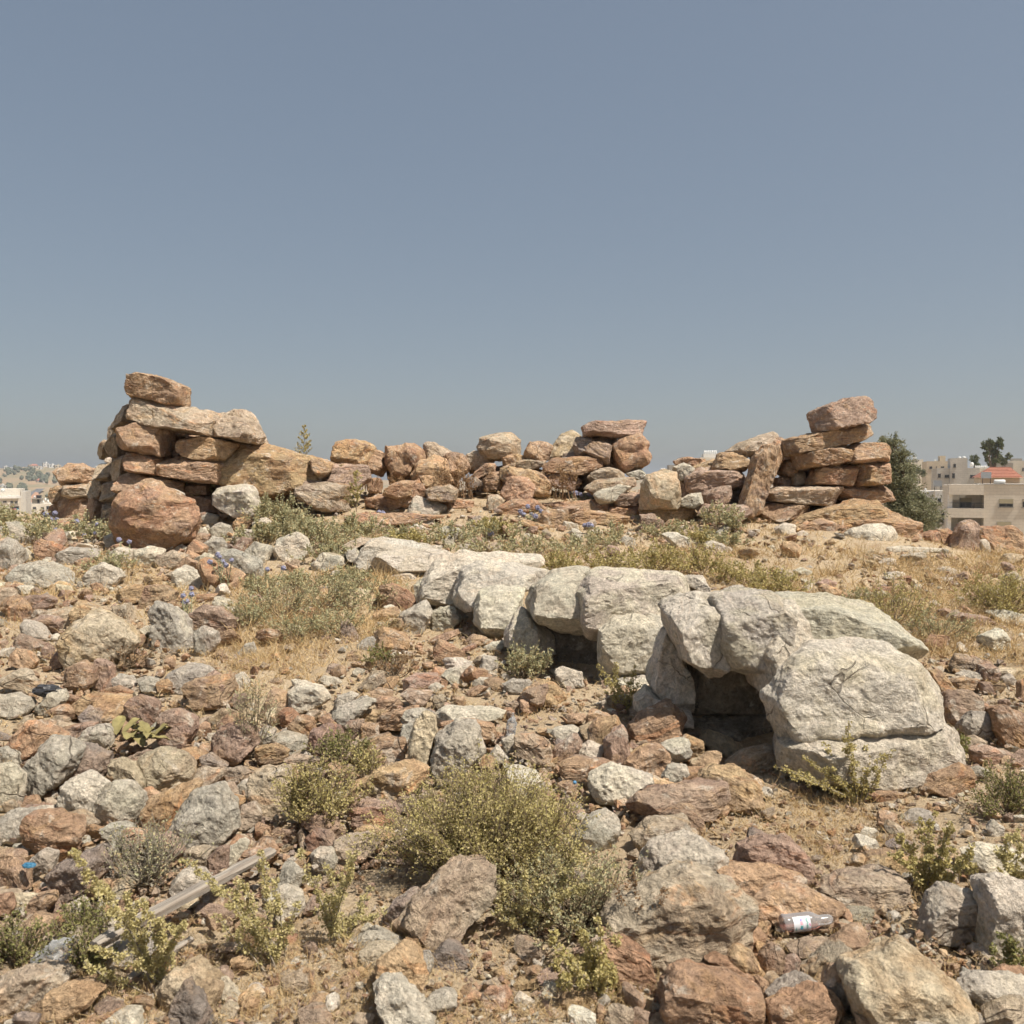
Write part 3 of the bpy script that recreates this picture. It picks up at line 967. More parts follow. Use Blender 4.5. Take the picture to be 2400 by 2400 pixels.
parse('''
t | 320,110 400,30 460,30 470,90 420,110 340,130
p | 560,80 620,50 740,50 760,80 690,130 640,140 570,120
w | 770,50 830,10 900,0 955,40 940,80 840,100 # smooth pinkish white rock on the bare slope below the second arch
g | 1105,100 1150,70 1240,75 1255,100 1210,140 1140,140
w | 920,90 970,60 1050,70 1050,110 960,110
w | 700,120 740,90 775,110 750,140
o | 1200,150 1310,80 1400,120 1440,170 1380,185 1260,170
w | 1385,30 1410,10 1520,40 1540,90 1500,110 1400,100
g | 190,230 220,160 280,140 320,160 300,190 200,220
g | 190,260 220,220 350,170 410,190 350,240 280,290 200,320 # long grey stone with a pale flat top pointing uphill
b | 365,150 430,120 510,140 500,170 380,170
b | 410,190 450,170 540,180 560,210 480,240 430,220
t | 550,160 590,130 720,140 680,190 660,220 600,190
o | 330,260 380,235 480,240 460,290 400,310 340,300
r | 420,310 450,260 540,235 640,220 600,260 560,330 440,330
g | 550,290 580,240 660,230 730,250 720,310 640,330 580,330
g | 540,390 560,320 610,310 630,370 590,405
p | 230,370 260,300 350,290 340,350 290,390
b | 330,380 340,320 430,310 430,390 380,395
b | 400,440 450,400 570,400 590,450 560,500 480,530 420,490
y | 575,520 600,420 640,290 680,250 740,270 750,350 700,460 690,540 620,570 # tall upright ochre stone left of the pitted grey boulder
g | 720,480 740,390 800,330 850,300 940,310 980,370 995,440 950,500 830,590 740,580 # pitted grey boulder just behind the big yellow-green shrub
w | 735,270 790,220 1000,220 1110,240 1090,280 900,300 830,300 770,310
r | 765,310 940,290 1050,310 1070,370 1000,400 960,340 860,330 # deep red flat stone behind the pitted grey boulder
w | 1010,490 1070,430 1130,490 1090,510
w | 1095,400 1160,370 1170,450 1110,460
t | 1165,380 1230,370 1340,410 1370,500 1300,520 1170,470
w | 1370,340 1480,330 1550,370 1540,400 1400,400 1370,370
p | 1365,460 1440,390 1500,370 1525,420 1470,500 1390,510
w | 1505,450 1560,400 1650,440 1620,500 1530,500
o | 1560,330 1610,280 1700,270 1730,320 1650,380 1640,440 1570,390
p | 1650,400 1740,320 1770,360 1790,490 1720,530 1650,480
b | 1405,530 1490,495 1690,520 1640,570 1550,600 1420,580
w | 1575,600 1620,560 1700,535 1840,560 1890,590 1890,650 1720,690 1620,700 1580,660 # whitish grey boulder between the big shrub and the near arch
o | 265,720 290,640 400,550 560,530 690,560 700,610 560,650 500,720 380,740 280,770 # big ochre and pink slab left of the big yellow-green shrub
p | 270,760 320,720 500,740 550,800 480,850 300,850
v | 515,740 560,690 620,690 640,740 570,780 530,770
t | 200,950 260,920 380,910 450,940 400,1000 290,1050 230,1010
w | 65,1020 110,985 190,990 210,1050 180,1100 100,1080
p | 40,930 90,880 150,890 190,940 160,1000 60,990
o | 300,890 360,865 500,880 520,910 420,920 310,910
r | 330,840 380,800 470,800 510,840 470,870 350,870
p | 935,970 1000,920 1190,900 1220,960 1230,1060 1170,1110 1040,1090 960,1040 # pinkish angular block resting against the front of the big shrub
t | 720,1170 790,1100 950,1075 1040,1080 1060,1160 1050,1230 900,1340 830,1430 740,1470 600,1430 530,1370 620,1260 700,1200 # big tan rock with wavy grain below the big shrub
v | 465,1340 520,1270 620,1210 640,1240 560,1330 530,1410 480,1400
g | 1480,920 1560,820 1650,785 1710,830 1700,920 1650,970 1500,970 # rounded grey stone at the right foot of the big shrub
v | 1370,1170 1440,1110 1540,1120 1570,1180 1450,1210
v | 700,1580 790,1490 870,1510 930,1600 880,1620 740,1610 # dark purple wedge of stone on bare ground left of the bright sprig
g | 280,1480 370,1420 460,1430 560,1480 570,1510 420,1510 330,1500
y | 330,1540 420,1500 520,1500 460,1570 400,1610 350,1590
o | 440,1580 540,1510 640,1560 690,1680 640,1760 500,1700 430,1630
w | 400,1740 460,1690 530,1690 640,1800 760,1950 600,1950 500,1850 420,1780 # long whitish slab lying point down at the bottom edge
r | 980,1790 1030,1740 1120,1740 1160,1800 1100,1840 1000,1840
w | 1165,1800 1200,1760 1270,1810 1220,1840 1170,1830
o | 1410,1800 1470,1760 1590,1750 1605,1800 1560,1830 1430,1830
o | 1150,1710 1200,1680 1290,1690 1270,1730 1170,1730
p | 1465,1380 1490,1345 1550,1350 1550,1400 1480,1400
r | 1570,1490 1680,1465 1830,1540 1830,1640 1720,1600 1690,1580 1620,1540
r | 60,1800 110,1770 210,1800 190,1850 110,1850
o | 0,1660 60,1640 100,1730 40,1750 0,1730
t | 0,1860 80,1830 160,1880 200,1950 0,1950
''', *F2)
F3 = (1400, 1560, .5176)
parse('''
b | 150,270 190,220 300,165 395,240 380,280 250,355 200,340 150,300 # box-shaped brown banded block lying in front of the arch opening
t | 330,320 400,255 470,290 470,310 360,340
o | 340,360 400,320 480,345 480,390 410,420 350,390
y | 465,330 510,295 600,330 680,375 600,400 520,370
y | 425,430 510,390 560,400 540,460 470,470 430,460
t | 575,440 680,380 770,365 830,410 820,460 700,460 640,470 # knobbly tan rock at the mouth of the near arch
p | 35,350 110,280 150,400 130,440 60,440 35,400
b | 125,450 200,390 280,360 330,410 320,460 210,500
o | 205,520 260,500 360,540 330,565 220,560
g | 290,500 320,450 400,450 410,480 360,530
r | 365,510 400,470 500,460 480,510 380,535
p | 140,620 200,570 350,540 580,535 585,600 540,650 430,620 350,640 200,690 165,670 # long dark purplish slab with an overhanging edge below the arch
o | 455,520 510,470 640,470 740,520 740,600 690,640 600,620 580,560
b | 280,680 380,630 440,640 475,720 450,770 400,700
t | 150,760 220,700 400,690 450,760 470,810 300,820 200,840
g | 175,930 250,820 330,790 460,785 560,840 605,890 590,920 400,920 250,980 180,990 # bluish grey boulder behind the huge pale layered boulder
p | 620,870 650,810 760,765 850,770 930,840 980,930 940,960 850,930 740,910 640,920 # large purplish brown rock with a jagged ridge, right of the bluish boulder
r | 550,930 650,915 850,930 930,970 900,1015 740,1020 690,1050 600,1000
t /.45 | 5,1180 60,1050 250,950 420,915 560,960 640,1010 700,1080 690,1150 640,1200 500,1210 350,1250 220,1300 100,1260 # huge pale layered boulder with a shadowed underside, left of the bottle
b | 710,1060 780,1020 980,1020 1070,1040 1105,1080 1020,1150 850,1150 760,1120 # flat olive-brown slab just behind the bottle
t | 1020,1010 1120,955 1290,940 1400,980 1400,1040 1190,1075 1100,1040 # flat tan slab with twig shadows, right of the olive-brown slab
o | 1170,930 1240,870 1380,850 1480,890 1400,940 1290,935
g | 1450,1200 1500,1080 1560,1030 1680,1015 1735,1060 1730,1140 1680,1200 1600,1230 1500,1210 # smooth whitish grey boulder beside the pitted white one
w | 1735,1100 1760,980 1840,960 1960,980 1960,1200 1860,1250 1780,1290 1730,1200 # big pitted white boulder dappled with shade at the right edge
w | 1660,850 1750,820 1880,830 1960,870 1960,950 1800,960 1700,900
g | 1390,690 1430,660 1500,655 1520,700 1480,720 1410,715
v | 1310,820 1380,780 1430,800 1430,850 1350,850
w | 1765,740 1790,700 1840,730 1830,770 1780,765
g | 1200,540 1270,480 1350,475 1380,510 1370,560 1280,570 1220,565
w | 1325,440 1360,360 1400,355 1500,400 1530,440 1510,490 1440,520 1390,490 # white jagged rock propped in front of the arch's base block
g | 1500,430 1560,420 1590,460 1540,500 1510,490
b | 1450,540 1500,480 1640,455 1695,480 1690,540 1600,580 1480,580
b | 1230,580 1280,565 1400,580 1380,610 1260,605
p | 1560,190 1590,110 1690,110 1740,150 1740,250 1680,255 1570,225 # blocky purplish stone right of the near arch
g | 1655,270 1700,210 1760,215 1795,260 1785,310 1700,325 1660,300 # rounded pale grey stone between blocky red-brown ones, right of the arch
r | 1800,200 1850,185 1960,230 1960,360 1820,340 1800,290 # deep red block at the right edge level with the arch base
p | 1760,190 1830,180 1880,210 1800,240 1770,220
p | 1690,380 1760,360 1880,400 1850,430 1700,430
t | 1650,350 1700,315 1770,345 1750,375 1670,380
p | 1880,420 1960,380 1960,450 1860,440
o | 590,1320 630,1270 690,1290 750,1370 740,1410 670,1380 600,1340 # smooth ochre egg-shaped stone below the bottle
b | 730,1320 790,1265 840,1290 840,1350 790,1400 740,1370
p | 840,1340 900,1310 920,1350 880,1410 830,1400
t | 920,1350 1010,1290 1110,1255 1160,1310 1120,1350 1020,1380 940,1390
b | 1015,1430 1060,1360 1140,1345 1180,1380 1140,1440 1150,1510 1080,1500 1030,1470
y | 1130,1430 1180,1360 1290,1300 1400,1265 1480,1330 1540,1420 1660,1500 1690,1560 1500,1590 1260,1640 1200,1570 1160,1500 # large grey and cream broken rock near the bottom right
r | 260,1510 290,1420 360,1360 470,1370 600,1400 700,1470 760,1560 740,1640 420,1640 380,1570 280,1560 # huge rust-red boulder at the bottom edge
p | 250,1340 330,1295 430,1310 490,1370 360,1355 280,1370
r | -20,1250 130,1235 230,1310 265,1380 240,1440 130,1410 0,1360
g | 770,1480 830,1440 940,1400 1010,1440 1010,1480 890,1530 790,1500
r | 780,1540 960,1485 1100,1520 1100,1580 900,1640 780,1610
w | 1640,1450 1690,1400 1800,1400 1950,1420 1950,1560 1800,1540 1660,1480
g | 1540,1600 1600,1560 1700,1560 1830,1640 1540,1640
r | 1790,1390 1830,1370 1950,1380 1950,1430 1850,1420
r | 250,1600 320,1565 390,1600 390,1640 250,1640
p | 130,1600 180,1555 240,1575 240,1640 120,1640
r | 590,1240 690,1190 760,1210 730,1270 640,1280
r | 690,1120 740,1110 770,1150 740,1190 690,1170
t | 860,1270 950,1245 1080,1260 1000,1300 880,1300
g | 1100,1120 1150,1095 1250,1105 1250,1140 1140,1145
t | 1060,1180 1120,1155 1190,1190 1100,1205
r | 500,1330 560,1310 690,1370 720,1440 620,1400
''', *F3)
DC = (1800, 1260, .3106)
parse('''
w | 830,190 890,150 955,160 955,205 890,220
w | 1165,240 1210,215 1250,245 1210,275
w | 880,300 960,255 1020,260 1045,310 960,325
w | 1270,240 1360,220 1450,250 1440,280 1330,275
w | 1235,310 1300,295 1400,300 1415,335 1300,345
w | 780,450 850,400 905,410 900,460 830,480
w | 1180,510 1250,470 1305,500 1250,530
p | 1400,590 1460,570 1620,590 1700,640 1600,670 1450,640
w | 1640,560 1780,540 1960,590 1960,640 1800,660 1700,600
w | 1600,730 1740,690 1800,740 1820,860 1700,840 1590,790
t | 1370,950 1410,880 1500,885 1590,960 1600,1010 1480,1000 1380,990
g | 1420,1030 1500,1005 1590,1020 1600,1060 1480,1070
p | 1590,960 1680,955 1740,1000 1700,1080 1600,1060
b | 1370,1080 1460,1050 1580,1070 1610,1120 1500,1150 1400,1120
o | 1210,1000 1290,1000 1420,1140 1340,1180 1230,1110
p | 1600,1090 1680,1090 1700,1170 1620,1160
g | 1760,1060 1830,1030 1870,1080 1780,1110
r | 1510,240 1560,215 1640,240 1600,265
w | 190,250 260,225 330,260 280,290
g | 280,230 320,205 340,240 300,250
w | 250,310 320,330 370,350 310,370
o | 380,380 430,350 520,390 640,430 640,470 560,450 400,410
p | 370,340 440,310 520,340 480,380 400,380
w | 900,70 1020,65 1200,75 1325,85 1320,110 1100,105 910,100
w | 1090,140 1150,110 1200,130 1190,160 1110,165
p | 1270,140 1310,110 1335,150 1290,170
w | 980,470 1040,450 1110,490 1060,510 980,500
t | 1350,510 1400,490 1460,540 1380,550
t | 100,110 150,100 210,115 160,130
w | 0,65 40,55 60,90 0,100
b | 1880,1090 1960,1070 1960,1240 1880,1200
''', *DC)
parse('''
o 14.4/1 | 755,740 850,690 960,660 1080,620 1180,625 1250,670 1275,700 1200,740 1100,760 960,740 820,760 # long sloping bedrock boulder carrying the stacked wall end
b 14/.5 | 800,770 860,740 920,720 1010,770 980,800 860,805
r 14.3/1 | 1010,740 1120,720 1270,695 1350,705 1395,750 1390,800 1330,840 1200,830 1050,780 # big red boulder right of the stacked wall end
w 13.4/.7 | 1040,800 1080,770 1180,748 1250,770 1270,810 1230,870 1150,870 1050,850 # round white boulder in front of the big red boulder
w | 680,770 720,745 785,755 780,800 690,800
w | 780,800 820,778 850,800 800,815
b 14.7/.7 | 490,610 530,520 570,400 620,355 690,360 705,430 660,530 600,620 550,670 485,640 # long brown slab leaning diagonally against the stacked wall end
t 15.6/.9 | 430,370 520,335 640,300 680,290 690,330 560,380 530,400 440,385
b 15.4/.8 | 560,380 640,345 710,310 735,330 735,380 700,430 640,450 580,440
o 15.4/.9 | 360,460 390,395 470,385 540,430 520,470 440,475
p 15.2/.9 | 230,520 300,480 400,475 520,480 520,560 400,560 280,590 240,570
p 14.9/.6 | 320,600 370,570 460,555 460,620 400,645 330,640
w 14.6/.4 | 205,620 240,600 310,590 315,640 270,660 210,650
y 14.6/.8 | 5,560 30,510 120,480 180,490 200,540 210,620 190,650 80,655 5,650 # squared cream-white block among the brown boulders, left of the leaning slab
w 15.6/.6 | 170,460 220,440 270,470 260,510 200,520
r 16.4/.7 | 170,430 240,410 320,420 330,450 200,470
o 16/.6 | 270,460 340,430 400,420 420,470 300,490
p 15.8/.8 | 180,500 300,470 500,470 520,600 220,640
v 15.4/.8 | 300,560 500,560 540,660 480,680 300,670
o | 0,660 150,645 250,660 300,700 200,730 60,720 0,700
p | 290,690 330,650 530,650 560,690 500,730 400,750 330,720
p | 0,700 60,695 125,740 100,780 30,790 0,770
w | 110,800 150,785 240,815 310,850 250,880 150,850
w | 320,850 360,828 450,870 480,890 400,895 330,890
r 14.4/.6 | 1415,810 1450,785 1500,780 1500,860 1420,850
r 14.5/.6 | 1490,780 1560,770 1575,870 1495,870
p 14/.6 | 1555,860 1580,790 1610,740 1660,725 1690,760 1705,860 1700,925 1600,915 1560,890 # upright standing stone in front of the beige apartment house
r 14.6/.8 | 1700,760 1780,760 1860,765 1910,800 1932,860 1900,925 1770,905 1700,860 # jagged rust-red boulder right of the upright standing stone
w 13.9/.4 | 1700,830 1740,825 1750,880 1705,895
''', *RW)
MC = (700, 940, .4141)
parse('''
o 16.2/.9 | 200,300 220,235 300,220 370,230 430,270 400,330 380,390 280,370 200,370 # orange-brown boulder at the left end of the tumbled boulder line
b 16.4/.8 | 370,320 430,270 500,310 510,360 470,400 390,390
r 16.3/.9 | 480,300 500,250 560,235 650,240 710,285 715,340 640,400 620,425 540,390 490,330 # reddish boulder with white streaks in the tumbled boulder line
t 16.6/.8 | 705,290 720,240 770,240 870,290 830,350 760,350
o 15.8/.8 | 650,420 690,350 750,325 820,350 860,440 800,485 720,485 660,450 # rounded ochre boulder with curved cracks, low in the boulder line
b 16.3/.8 | 820,310 870,290 940,310 970,380 900,440 860,400 840,340
t 16.8/.8 | 950,320 1000,285 1080,300 1110,340 1060,390 980,390
t 16.6/.9 | 1025,260 1040,210 1110,180 1200,185 1240,230 1240,290 1180,315 1080,315 1030,290 # rounded tan boulder perched on top of the boulder line
o 16.5/.7 | 1150,320 1200,295 1280,310 1260,340 1240,380 1170,370
t 16.4/.6 | 1230,340 1330,330 1400,335 1380,370 1300,390 1240,380
b 16.6/.7 | 1280,280 1310,235 1380,228 1430,260 1410,320 1330,335 1285,325
y 16.8/.8 | 1420,280 1480,200 1550,170 1600,200 1570,260 1550,330 1430,330 # pale tan boulder left of the flat cap slab
p 16.3/.8 | 1605,150 1650,125 1800,115 1932,108 1955,115 1955,165 1932,190 1840,200 1740,195 1620,190 # flat cap slab balanced on the highest pile of boulders
v 16.3/.7 | 1550,250 1570,205 1650,205 1660,260 1620,290 1570,300
p 16.1/.7 | 1610,260 1660,230 1770,250 1750,340 1700,320 1620,290
p 16.5/.7 | 1650,200 1780,200 1810,240 1700,250
r 16.2/.9 | 1760,260 1810,215 1932,195 1980,250 1985,330 1900,390 1830,380 1770,310 # big red boulder under the flat cap slab
r 16.0/.8 | 1390,370 1440,330 1600,310 1710,330 1720,370 1600,415 1500,415 1400,395
b 16/.6 | 970,420 1050,360 1110,355 1110,400 1010,440
b 15.9/.6 | 1040,450 1080,410 1140,400 1150,490 1050,500
v 15.9/.6 | 940,440 1000,430 1050,470 960,505
o 15.8/.7 | 1140,390 1180,370 1290,390 1380,420 1430,480 1420,530 1280,510 1150,450
r 15.3/.6 | 1145,520 1200,430 1290,440 1340,500 1300,560 1150,560
p 16/.7 | 1380,410 1500,400 1600,450 1560,500 1400,470
t 15.8/.7 | 1640,430 1680,390 1770,380 1840,410 1830,450 1700,470
t 15.5/.7 | 1620,490 1680,450 1800,435 1900,430 1900,480 1790,500 1700,530
w 15.2/.5 | 1670,530 1720,500 1820,470 1880,490 1800,550 1700,570
p 15.2/.6 | 1770,560 1840,520 1950,515 1960,580 1800,590
g 15.9/.6 | 1850,410 1932,385 1980,430 1900,440
v 16.6/.8 | 1500,300 1800,260 1830,450 1600,480 1450,420
v 16.8/.8 | 500,380 760,330 900,420 880,490 560,500
v 16.8/.8 | 1000,380 1300,370 1450,430 1400,520 1000,500
r 15.4/.5 | 610,520 630,460 680,440 740,520 680,550
r 15.8/.5 | 390,460 420,435 465,440 465,510 400,510
r 15/.6 | 480,530 500,490 560,460 650,455 640,520 560,540
t 15/.6 | 720,500 850,470 900,500 880,560 740,550
r | 380,560 450,530 640,530 630,590 500,620 390,590
g | 605,620 660,540 740,560 830,600 800,640 640,635 # grey limestone lump on the red ledge in front of the boulder line
r | 275,650 340,635 600,635 820,650 810,670 650,690 400,700 280,690 # long flat red slab laid across the slope before the boulder line
r | 820,570 900,555 990,570 980,600 830,610
t | 1060,610 1080,540 1120,530 1170,560 1130,610 1080,625
r | 1130,610 1200,560 1330,550 1380,600 1230,640 1150,640
r | 1390,590 1500,570 1750,560 1760,620 1700,630 1530,610
b | 1355,680 1380,620 1520,610 1530,650 1480,710 1380,700 # squared dark brown stone with a shaded left end on the red ledge
o | 1530,650 1680,620 1870,650 1850,700 1600,695
r | 1760,600 1950,590 1950,650 1770,645
g | 680,700 720,640 765,660 760,700 700,710
p | 400,720 450,700 500,710 480,750 400,745
g | 785,740 820,710 910,720 940,780 860,790 800,780
g | 820,800 840,755 880,760 880,830 830,830
g | 890,850 920,810 1000,820 1020,855 900,870
p | 960,800 1010,770 1050,800 1040,850 990,820
w | 610,720 670,695 740,720 700,730
w | 1650,740 1690,715 1725,740 1690,765
g | 1810,800 1840,765 1900,780 1910,820 1830,820
o | 1240,690 1290,670 1420,710 1380,730
r | 460,1060 520,1035 640,1090 690,1130 620,1200 480,1160 # smooth reddish rock at the left side of the third arch
g | 565,1220 720,1135 750,1200 700,1300 600,1310 590,1260 # grey slab leaning uphill at the left foot of the third arch
g | 745,1130 830,1110 830,1160 760,1170
g | 745,1200 800,1165 880,1170 920,1230 860,1290 770,1300
o | 465,1300 520,1230 580,1230 600,1270 560,1320 490,1330
g | 330,1380 380,1340 500,1330 530,1360 460,1400 340,1410
b | 730,1370 810,1320 900,1290 915,1320 800,1370
v | 240,1260 280,1240 340,1330 310,1370 240,1350
t | 75,900 140,860 250,870 270,920 130,960
''', *MC)
EC = (500, 1360, .3623)
parse('''
w | 1715,580 1750,490 1830,500 1835,560 1740,600
o | 850,510 870,465 940,450 960,500 870,530
v | 730,590 750,540 810,545 820,580 740,605
w | 490,720 560,660 640,690 720,700 760,760 640,810 560,830 490,780 # white knobbly rock in the dry grass left of the rubble
w | 680,650 720,620 800,630 830,660 720,690
t | 330,660 420,625 460,660 400,690
p | 115,780 140,730 210,730 220,790 160,830
g | 900,590 930,565 980,580 960,615 905,610
b | 1620,400 1680,350 1770,370 1760,410 1650,415
p | 1550,460 1690,410 1700,440 1580,475
w | 1750,430 1800,400 1900,390 1890,430 1800,455
g | 160,470 200,420 260,400 280,460 200,500
''', *EC)
# ------------------------------------------------------------------ small rubble and pebbles nobody could count
def variants(n, lvl):
    """angular chips: bevelled convex hulls (lvl 1, 2) or noisy faceted bodies (lvl 3)"""
    out = []
    for k in range(n):
        rng = np.random.default_rng(5000 + k + 97 * lvl)
        if lvl <= 2:
            bm = bmesh.new()
            q = rng.normal(size=(13 if lvl == 2 else 10, 3)); q /= np.linalg.norm(q, axis=1)[:, None]
            q = np.clip(q * 1.25, -.95, .95)
            for p in q: bm.verts.new(p)
            bmesh.ops.convex_hull(bm, input=bm.verts)
            for v in [v for v in bm.verts if not v.link_faces]: bm.verts.remove(v)
            if lvl == 2:
                bmesh.ops.bevel(bm, geom=list(bm.edges), offset=.06, segments=1, affect='EDGES', clamp_overlap=True)
            bmesh.ops.triangulate(bm, faces=bm.faces)
            bm.verts.index_update()
            X = np.array([v.co[:] for v in bm.verts]); F = np.array([[v.index for v in f.verts] for f in bm.faces])
            bm.free()
        else:
            V, F = ICO[lvl]
            m = rng.integers(6, 10)
            N = rng.normal(size=(m, 3)); N /= np.linalg.norm(N, axis=1)[:, None]
            h = rng.uniform(.6, .9, m)
            N = np.concatenate([N, np.eye(3), -np.eye(3)]); h = np.concatenate([h, np.full(6, .95)])
            r = ((np.maximum(V @ N.T, 0) / h) ** 70).sum(1) ** (-1 / 70.)
            X = V * r[:, None]
            X = X + vnormals(X, F) * (.05 * fbm(X * 2.2 + k * 7, 3, k) + .12 * (np.abs(fbm(X * 3.1 + k * 5, 3, k + 50)) - .2))[:, None]
        out.append((X, F))
    return out


SMALL_KINDS = ['b', 'r', 'p', 't', 'o', 'g', 'w', 'y', 'v']
SMALL_W = np.array([.18, .10, .13, .20, .14, .09, .08, .05, .03])


def scatter(name, label, n_try, ylim, size, lvl, which, seed, sink=.3):
    rng = np.random.default_rng(seed)
    VV = variants(14, lvl)
    # sample evenly in the picture: more stones where the ground is near
    y = 1 / rng.uniform(1 / ylim[1], 1 / ylim[0], n_try)
    far = rng.uniform(size=n_try) < .25
    y = np.where(far, rng.uniform(6.5, ylim[1], n_try), y)
    x = rng.uniform(-.62, .62, n_try) * (y + .8)
    z = gz(x, y)
    rub, peb, gr, px, py, d = density(x, y, z)
    dens = (rub, peb)[which]
    keep = rng.uniform(size=n_try) < dens
    x, y, z, dens = x[keep], y[keep], z[keep], dens[keep]
    # keep the surveyed rocks clear of chips lying in front of them
    px, py, d = proj(np.stack([x, y, z + size[1] * .15], 1))
    hide = np.zeros(len(x), bool)
    for H, Dk in HULLS:
        c = H.mean(0)
        H2 = c + (H - c) * np.array([.95, .95])
        if which == 0: H2 = H2 + np.array([0, .05 * np.ptp(H[:, 1])])
        q = (px > H2[:, 0].min()) & (px < H2[:, 0].max()) & (py > H2[:, 1].min()) & (py < H2[:, 1].max()) & (d < Dk + .05)
        if q.any():
            idx = np.nonzero(q)[0]
            hide[idx[inpoly(px[idx], py[idx], [tuple(v) for v in H2])]] = True
    x, y, z, dens = x[~hide], y[~hide], z[~hide], dens[~hide]
    zl = np.where(y < 9, .075, .03) * np.clip((dens - .3) / .6, 0, 1) if which == 0 else 0
    z = z - zl * rng.uniform(.3, 1.0, len(x))
    n = len(x)
    sz = size[0] * (size[1] / size[0]) ** (rng.uniform(size=n) ** 1.7)
    sz = sz * np.clip(y / 4.2, .8, 2.4)
    if which == 0:
        sz *= .65 + .45 * dens
    Vs, Fs, LC, C1, C2, PR = [], [], [], [], [], []
    base = 0
    for i in range(n):
        X, F = VV[rng.integers(len(VV))]
        sc = sz[i] * np.array([rng.uniform(.7, 1.35), rng.uniform(.6, 1.1), rng.uniform(.4, .85)]) * .5
        a = rng.uniform(0, 2 * math.pi)
        Y = X * sc
        lc = Y + rng.uniform(-30, 30, 3)
        tx, ty = rng.normal(0, .3, 2)
        ca, sa = math.cos(a), math.sin(a)
        R = np.array([[ca, -sa, 0], [sa, ca, 0], [0, 0, 1]])
        Rx = np.array([[1, 0, 0], [0, math.cos(tx), -math.sin(tx)], [0, math.sin(tx), math.cos(tx)]])
        Ry = np.array([[math.cos(ty), 0, math.sin(ty)], [0, 1, 0], [-math.sin(ty), 0, math.cos(ty)]])
        Y = Y @ (R @ Rx @ Ry).T
        Y = Y + np.array([x[i], y[i], z[i] + sc[2] * (1 - 2 * sink * rng.uniform(.2, 1))])
        k = SMALL_KINDS[rng.choice(9, p=SMALL_W)]
        K = KINDS[k]
        m = len(Y)
        Vs.append(Y); Fs.append(F + base); base += m
        LC.append(lc)
        C1.append(np.broadcast_to(jitter_col(K[0], rng, .12), (m, 3))); C2.append(np.broadcast_to(jitter_col(K[1], rng, .12), (m, 3)))
        PR.append(np.broadcast_to(np.array(K[2]) * .8, (m, 3)))
    me = mesh_np(name, np.concatenate(Vs), np.concatenate(Fs), False,
                 {'lc': np.concatenate(LC), 'col': np.concatenate(C1), 'col2': np.concatenate(C2), 'prm': np.concatenate(PR)})
    link(name, me, M_STONE, None, (0, 0, 0), label, 'rubble', None, 'stuff')


scatter('rubble', 'small broken stones filling the gaps between the rocks', 1400, (2.3, 18), (.09, .19), 3, 0, 31, sink=.2)
scatter('rubble', 'fist-sized broken stones scattered in the rubble', 6500, (2.3, 18), (.045, .10), 2, 0, 34, sink=.2)
scatter('rubble', 'walnut-sized chips packed between the broken stones', 24000, (2.3, 17), (.020, .06), 1, 0, 36, sink=.2)
scatter('gravel', 'pebbles and stone chips strewn over the dry slope', 22000, (2.2, 18), (.010, .04), 1, 1, 32, sink=.3)


# ------------------------------------------------------------------ strips, tubes, leaves
class Veg:
    """collects thin tubes and leaves into numpy arrays"""
    def __init__(self, seed):
        self.rng = np.random.default_rng(seed)
        self.tV, self.tF, self.nb = [], [], 0
        self.lP, self.lD, self.lS, self.lR = [], [], [], []

    def tube(self, P, r0, r1, k=3):
        P = np.asarray(P, float)
        m = len(P)
        T = np.gradient(P, axis=0); T /= np.linalg.norm(T, axis=1)[:, None] + 1e-9
        A = np.cross(T, np.array([.3, .5, .81])); A /= np.linalg.norm(A, axis=1)[:, None] + 1e-9
        B = np.cross(T, A)
        r = np.linspace(r0, r1, m)[:, None]
        an = np.arange(k) * 2 * math.pi / k
        ring = P[:, None, :] + r[:, None, :] * (np.cos(an)[None, :, None] * A[:, None, :] + np.sin(an)[None, :, None] * B[:, None, :])
        self.tV.append(ring.reshape(-1, 3))
        i = np.arange(m - 1)[:, None] * k
        j = np.arange(k)[None, :]
        a = (i + j).ravel(); b = (i + (j + 1) % k).ravel()
        self.tF.append(np.stack([a, b, b + k, a + k], 1) + self.nb)
        self.nb += m * k

    def leaves(self, P, D, S, rnd=None):
        P = np.asarray(P, float)
        self.lP.append(P); self.lD.append(np.asarray(D, float)); self.lS.append(np.asarray(S, float))
        self.lR.append(self.rng.uniform(size=(len(P), 3)) if rnd is None else rnd)

    def stem_mesh(self, name):
        V, F = np.concatenate(self.tV), np.concatenate(self.tF)
        return V, F

    def leaf_mesh(self):
        """each leaf: a folded diamond of two triangles"""
        P, D, S, R = map(np.concatenate, (self.lP, self.lD, self.lS, self.lR))
        n = len(P)
        D = D / (np.linalg.norm(D, axis=1)[:, None] + 1e-9)
        U = self.rng.normal(size=(n, 3))
        W = np.cross(D, U); W /= np.linalg.norm(W, axis=1)[:, None] + 1e-9
        N = np.cross(W, D)
        L = S[:, :1]; w = S[:, 1:2]
        tip = P + D * L
        m1 = P + D * L * .45 + W * w * .5 + N * w * .18
        m2 = P + D * L * .45 - W * w * .5 + N * w * .18
        V = np.stack([P, m1, tip, m2], 1).reshape(-1, 3)
        i = np.arange(n) * 4
        F = np.concatenate([np.stack([i, i + 1, i + 2], 1), np.stack([i, i + 2, i + 3], 1)])
        return V, F, np.repeat(R, 4, 0)


def rot_dirs(rng, n, spread_up=.5):
    a = rng.uniform(0, 2 * math.pi, n)
    e = rng.uniform(spread_up, 1.45, n)
    return np.stack([np.cos(a) * np.cos(e), np.sin(a) * np.cos(e), np.sin(e)], 1)


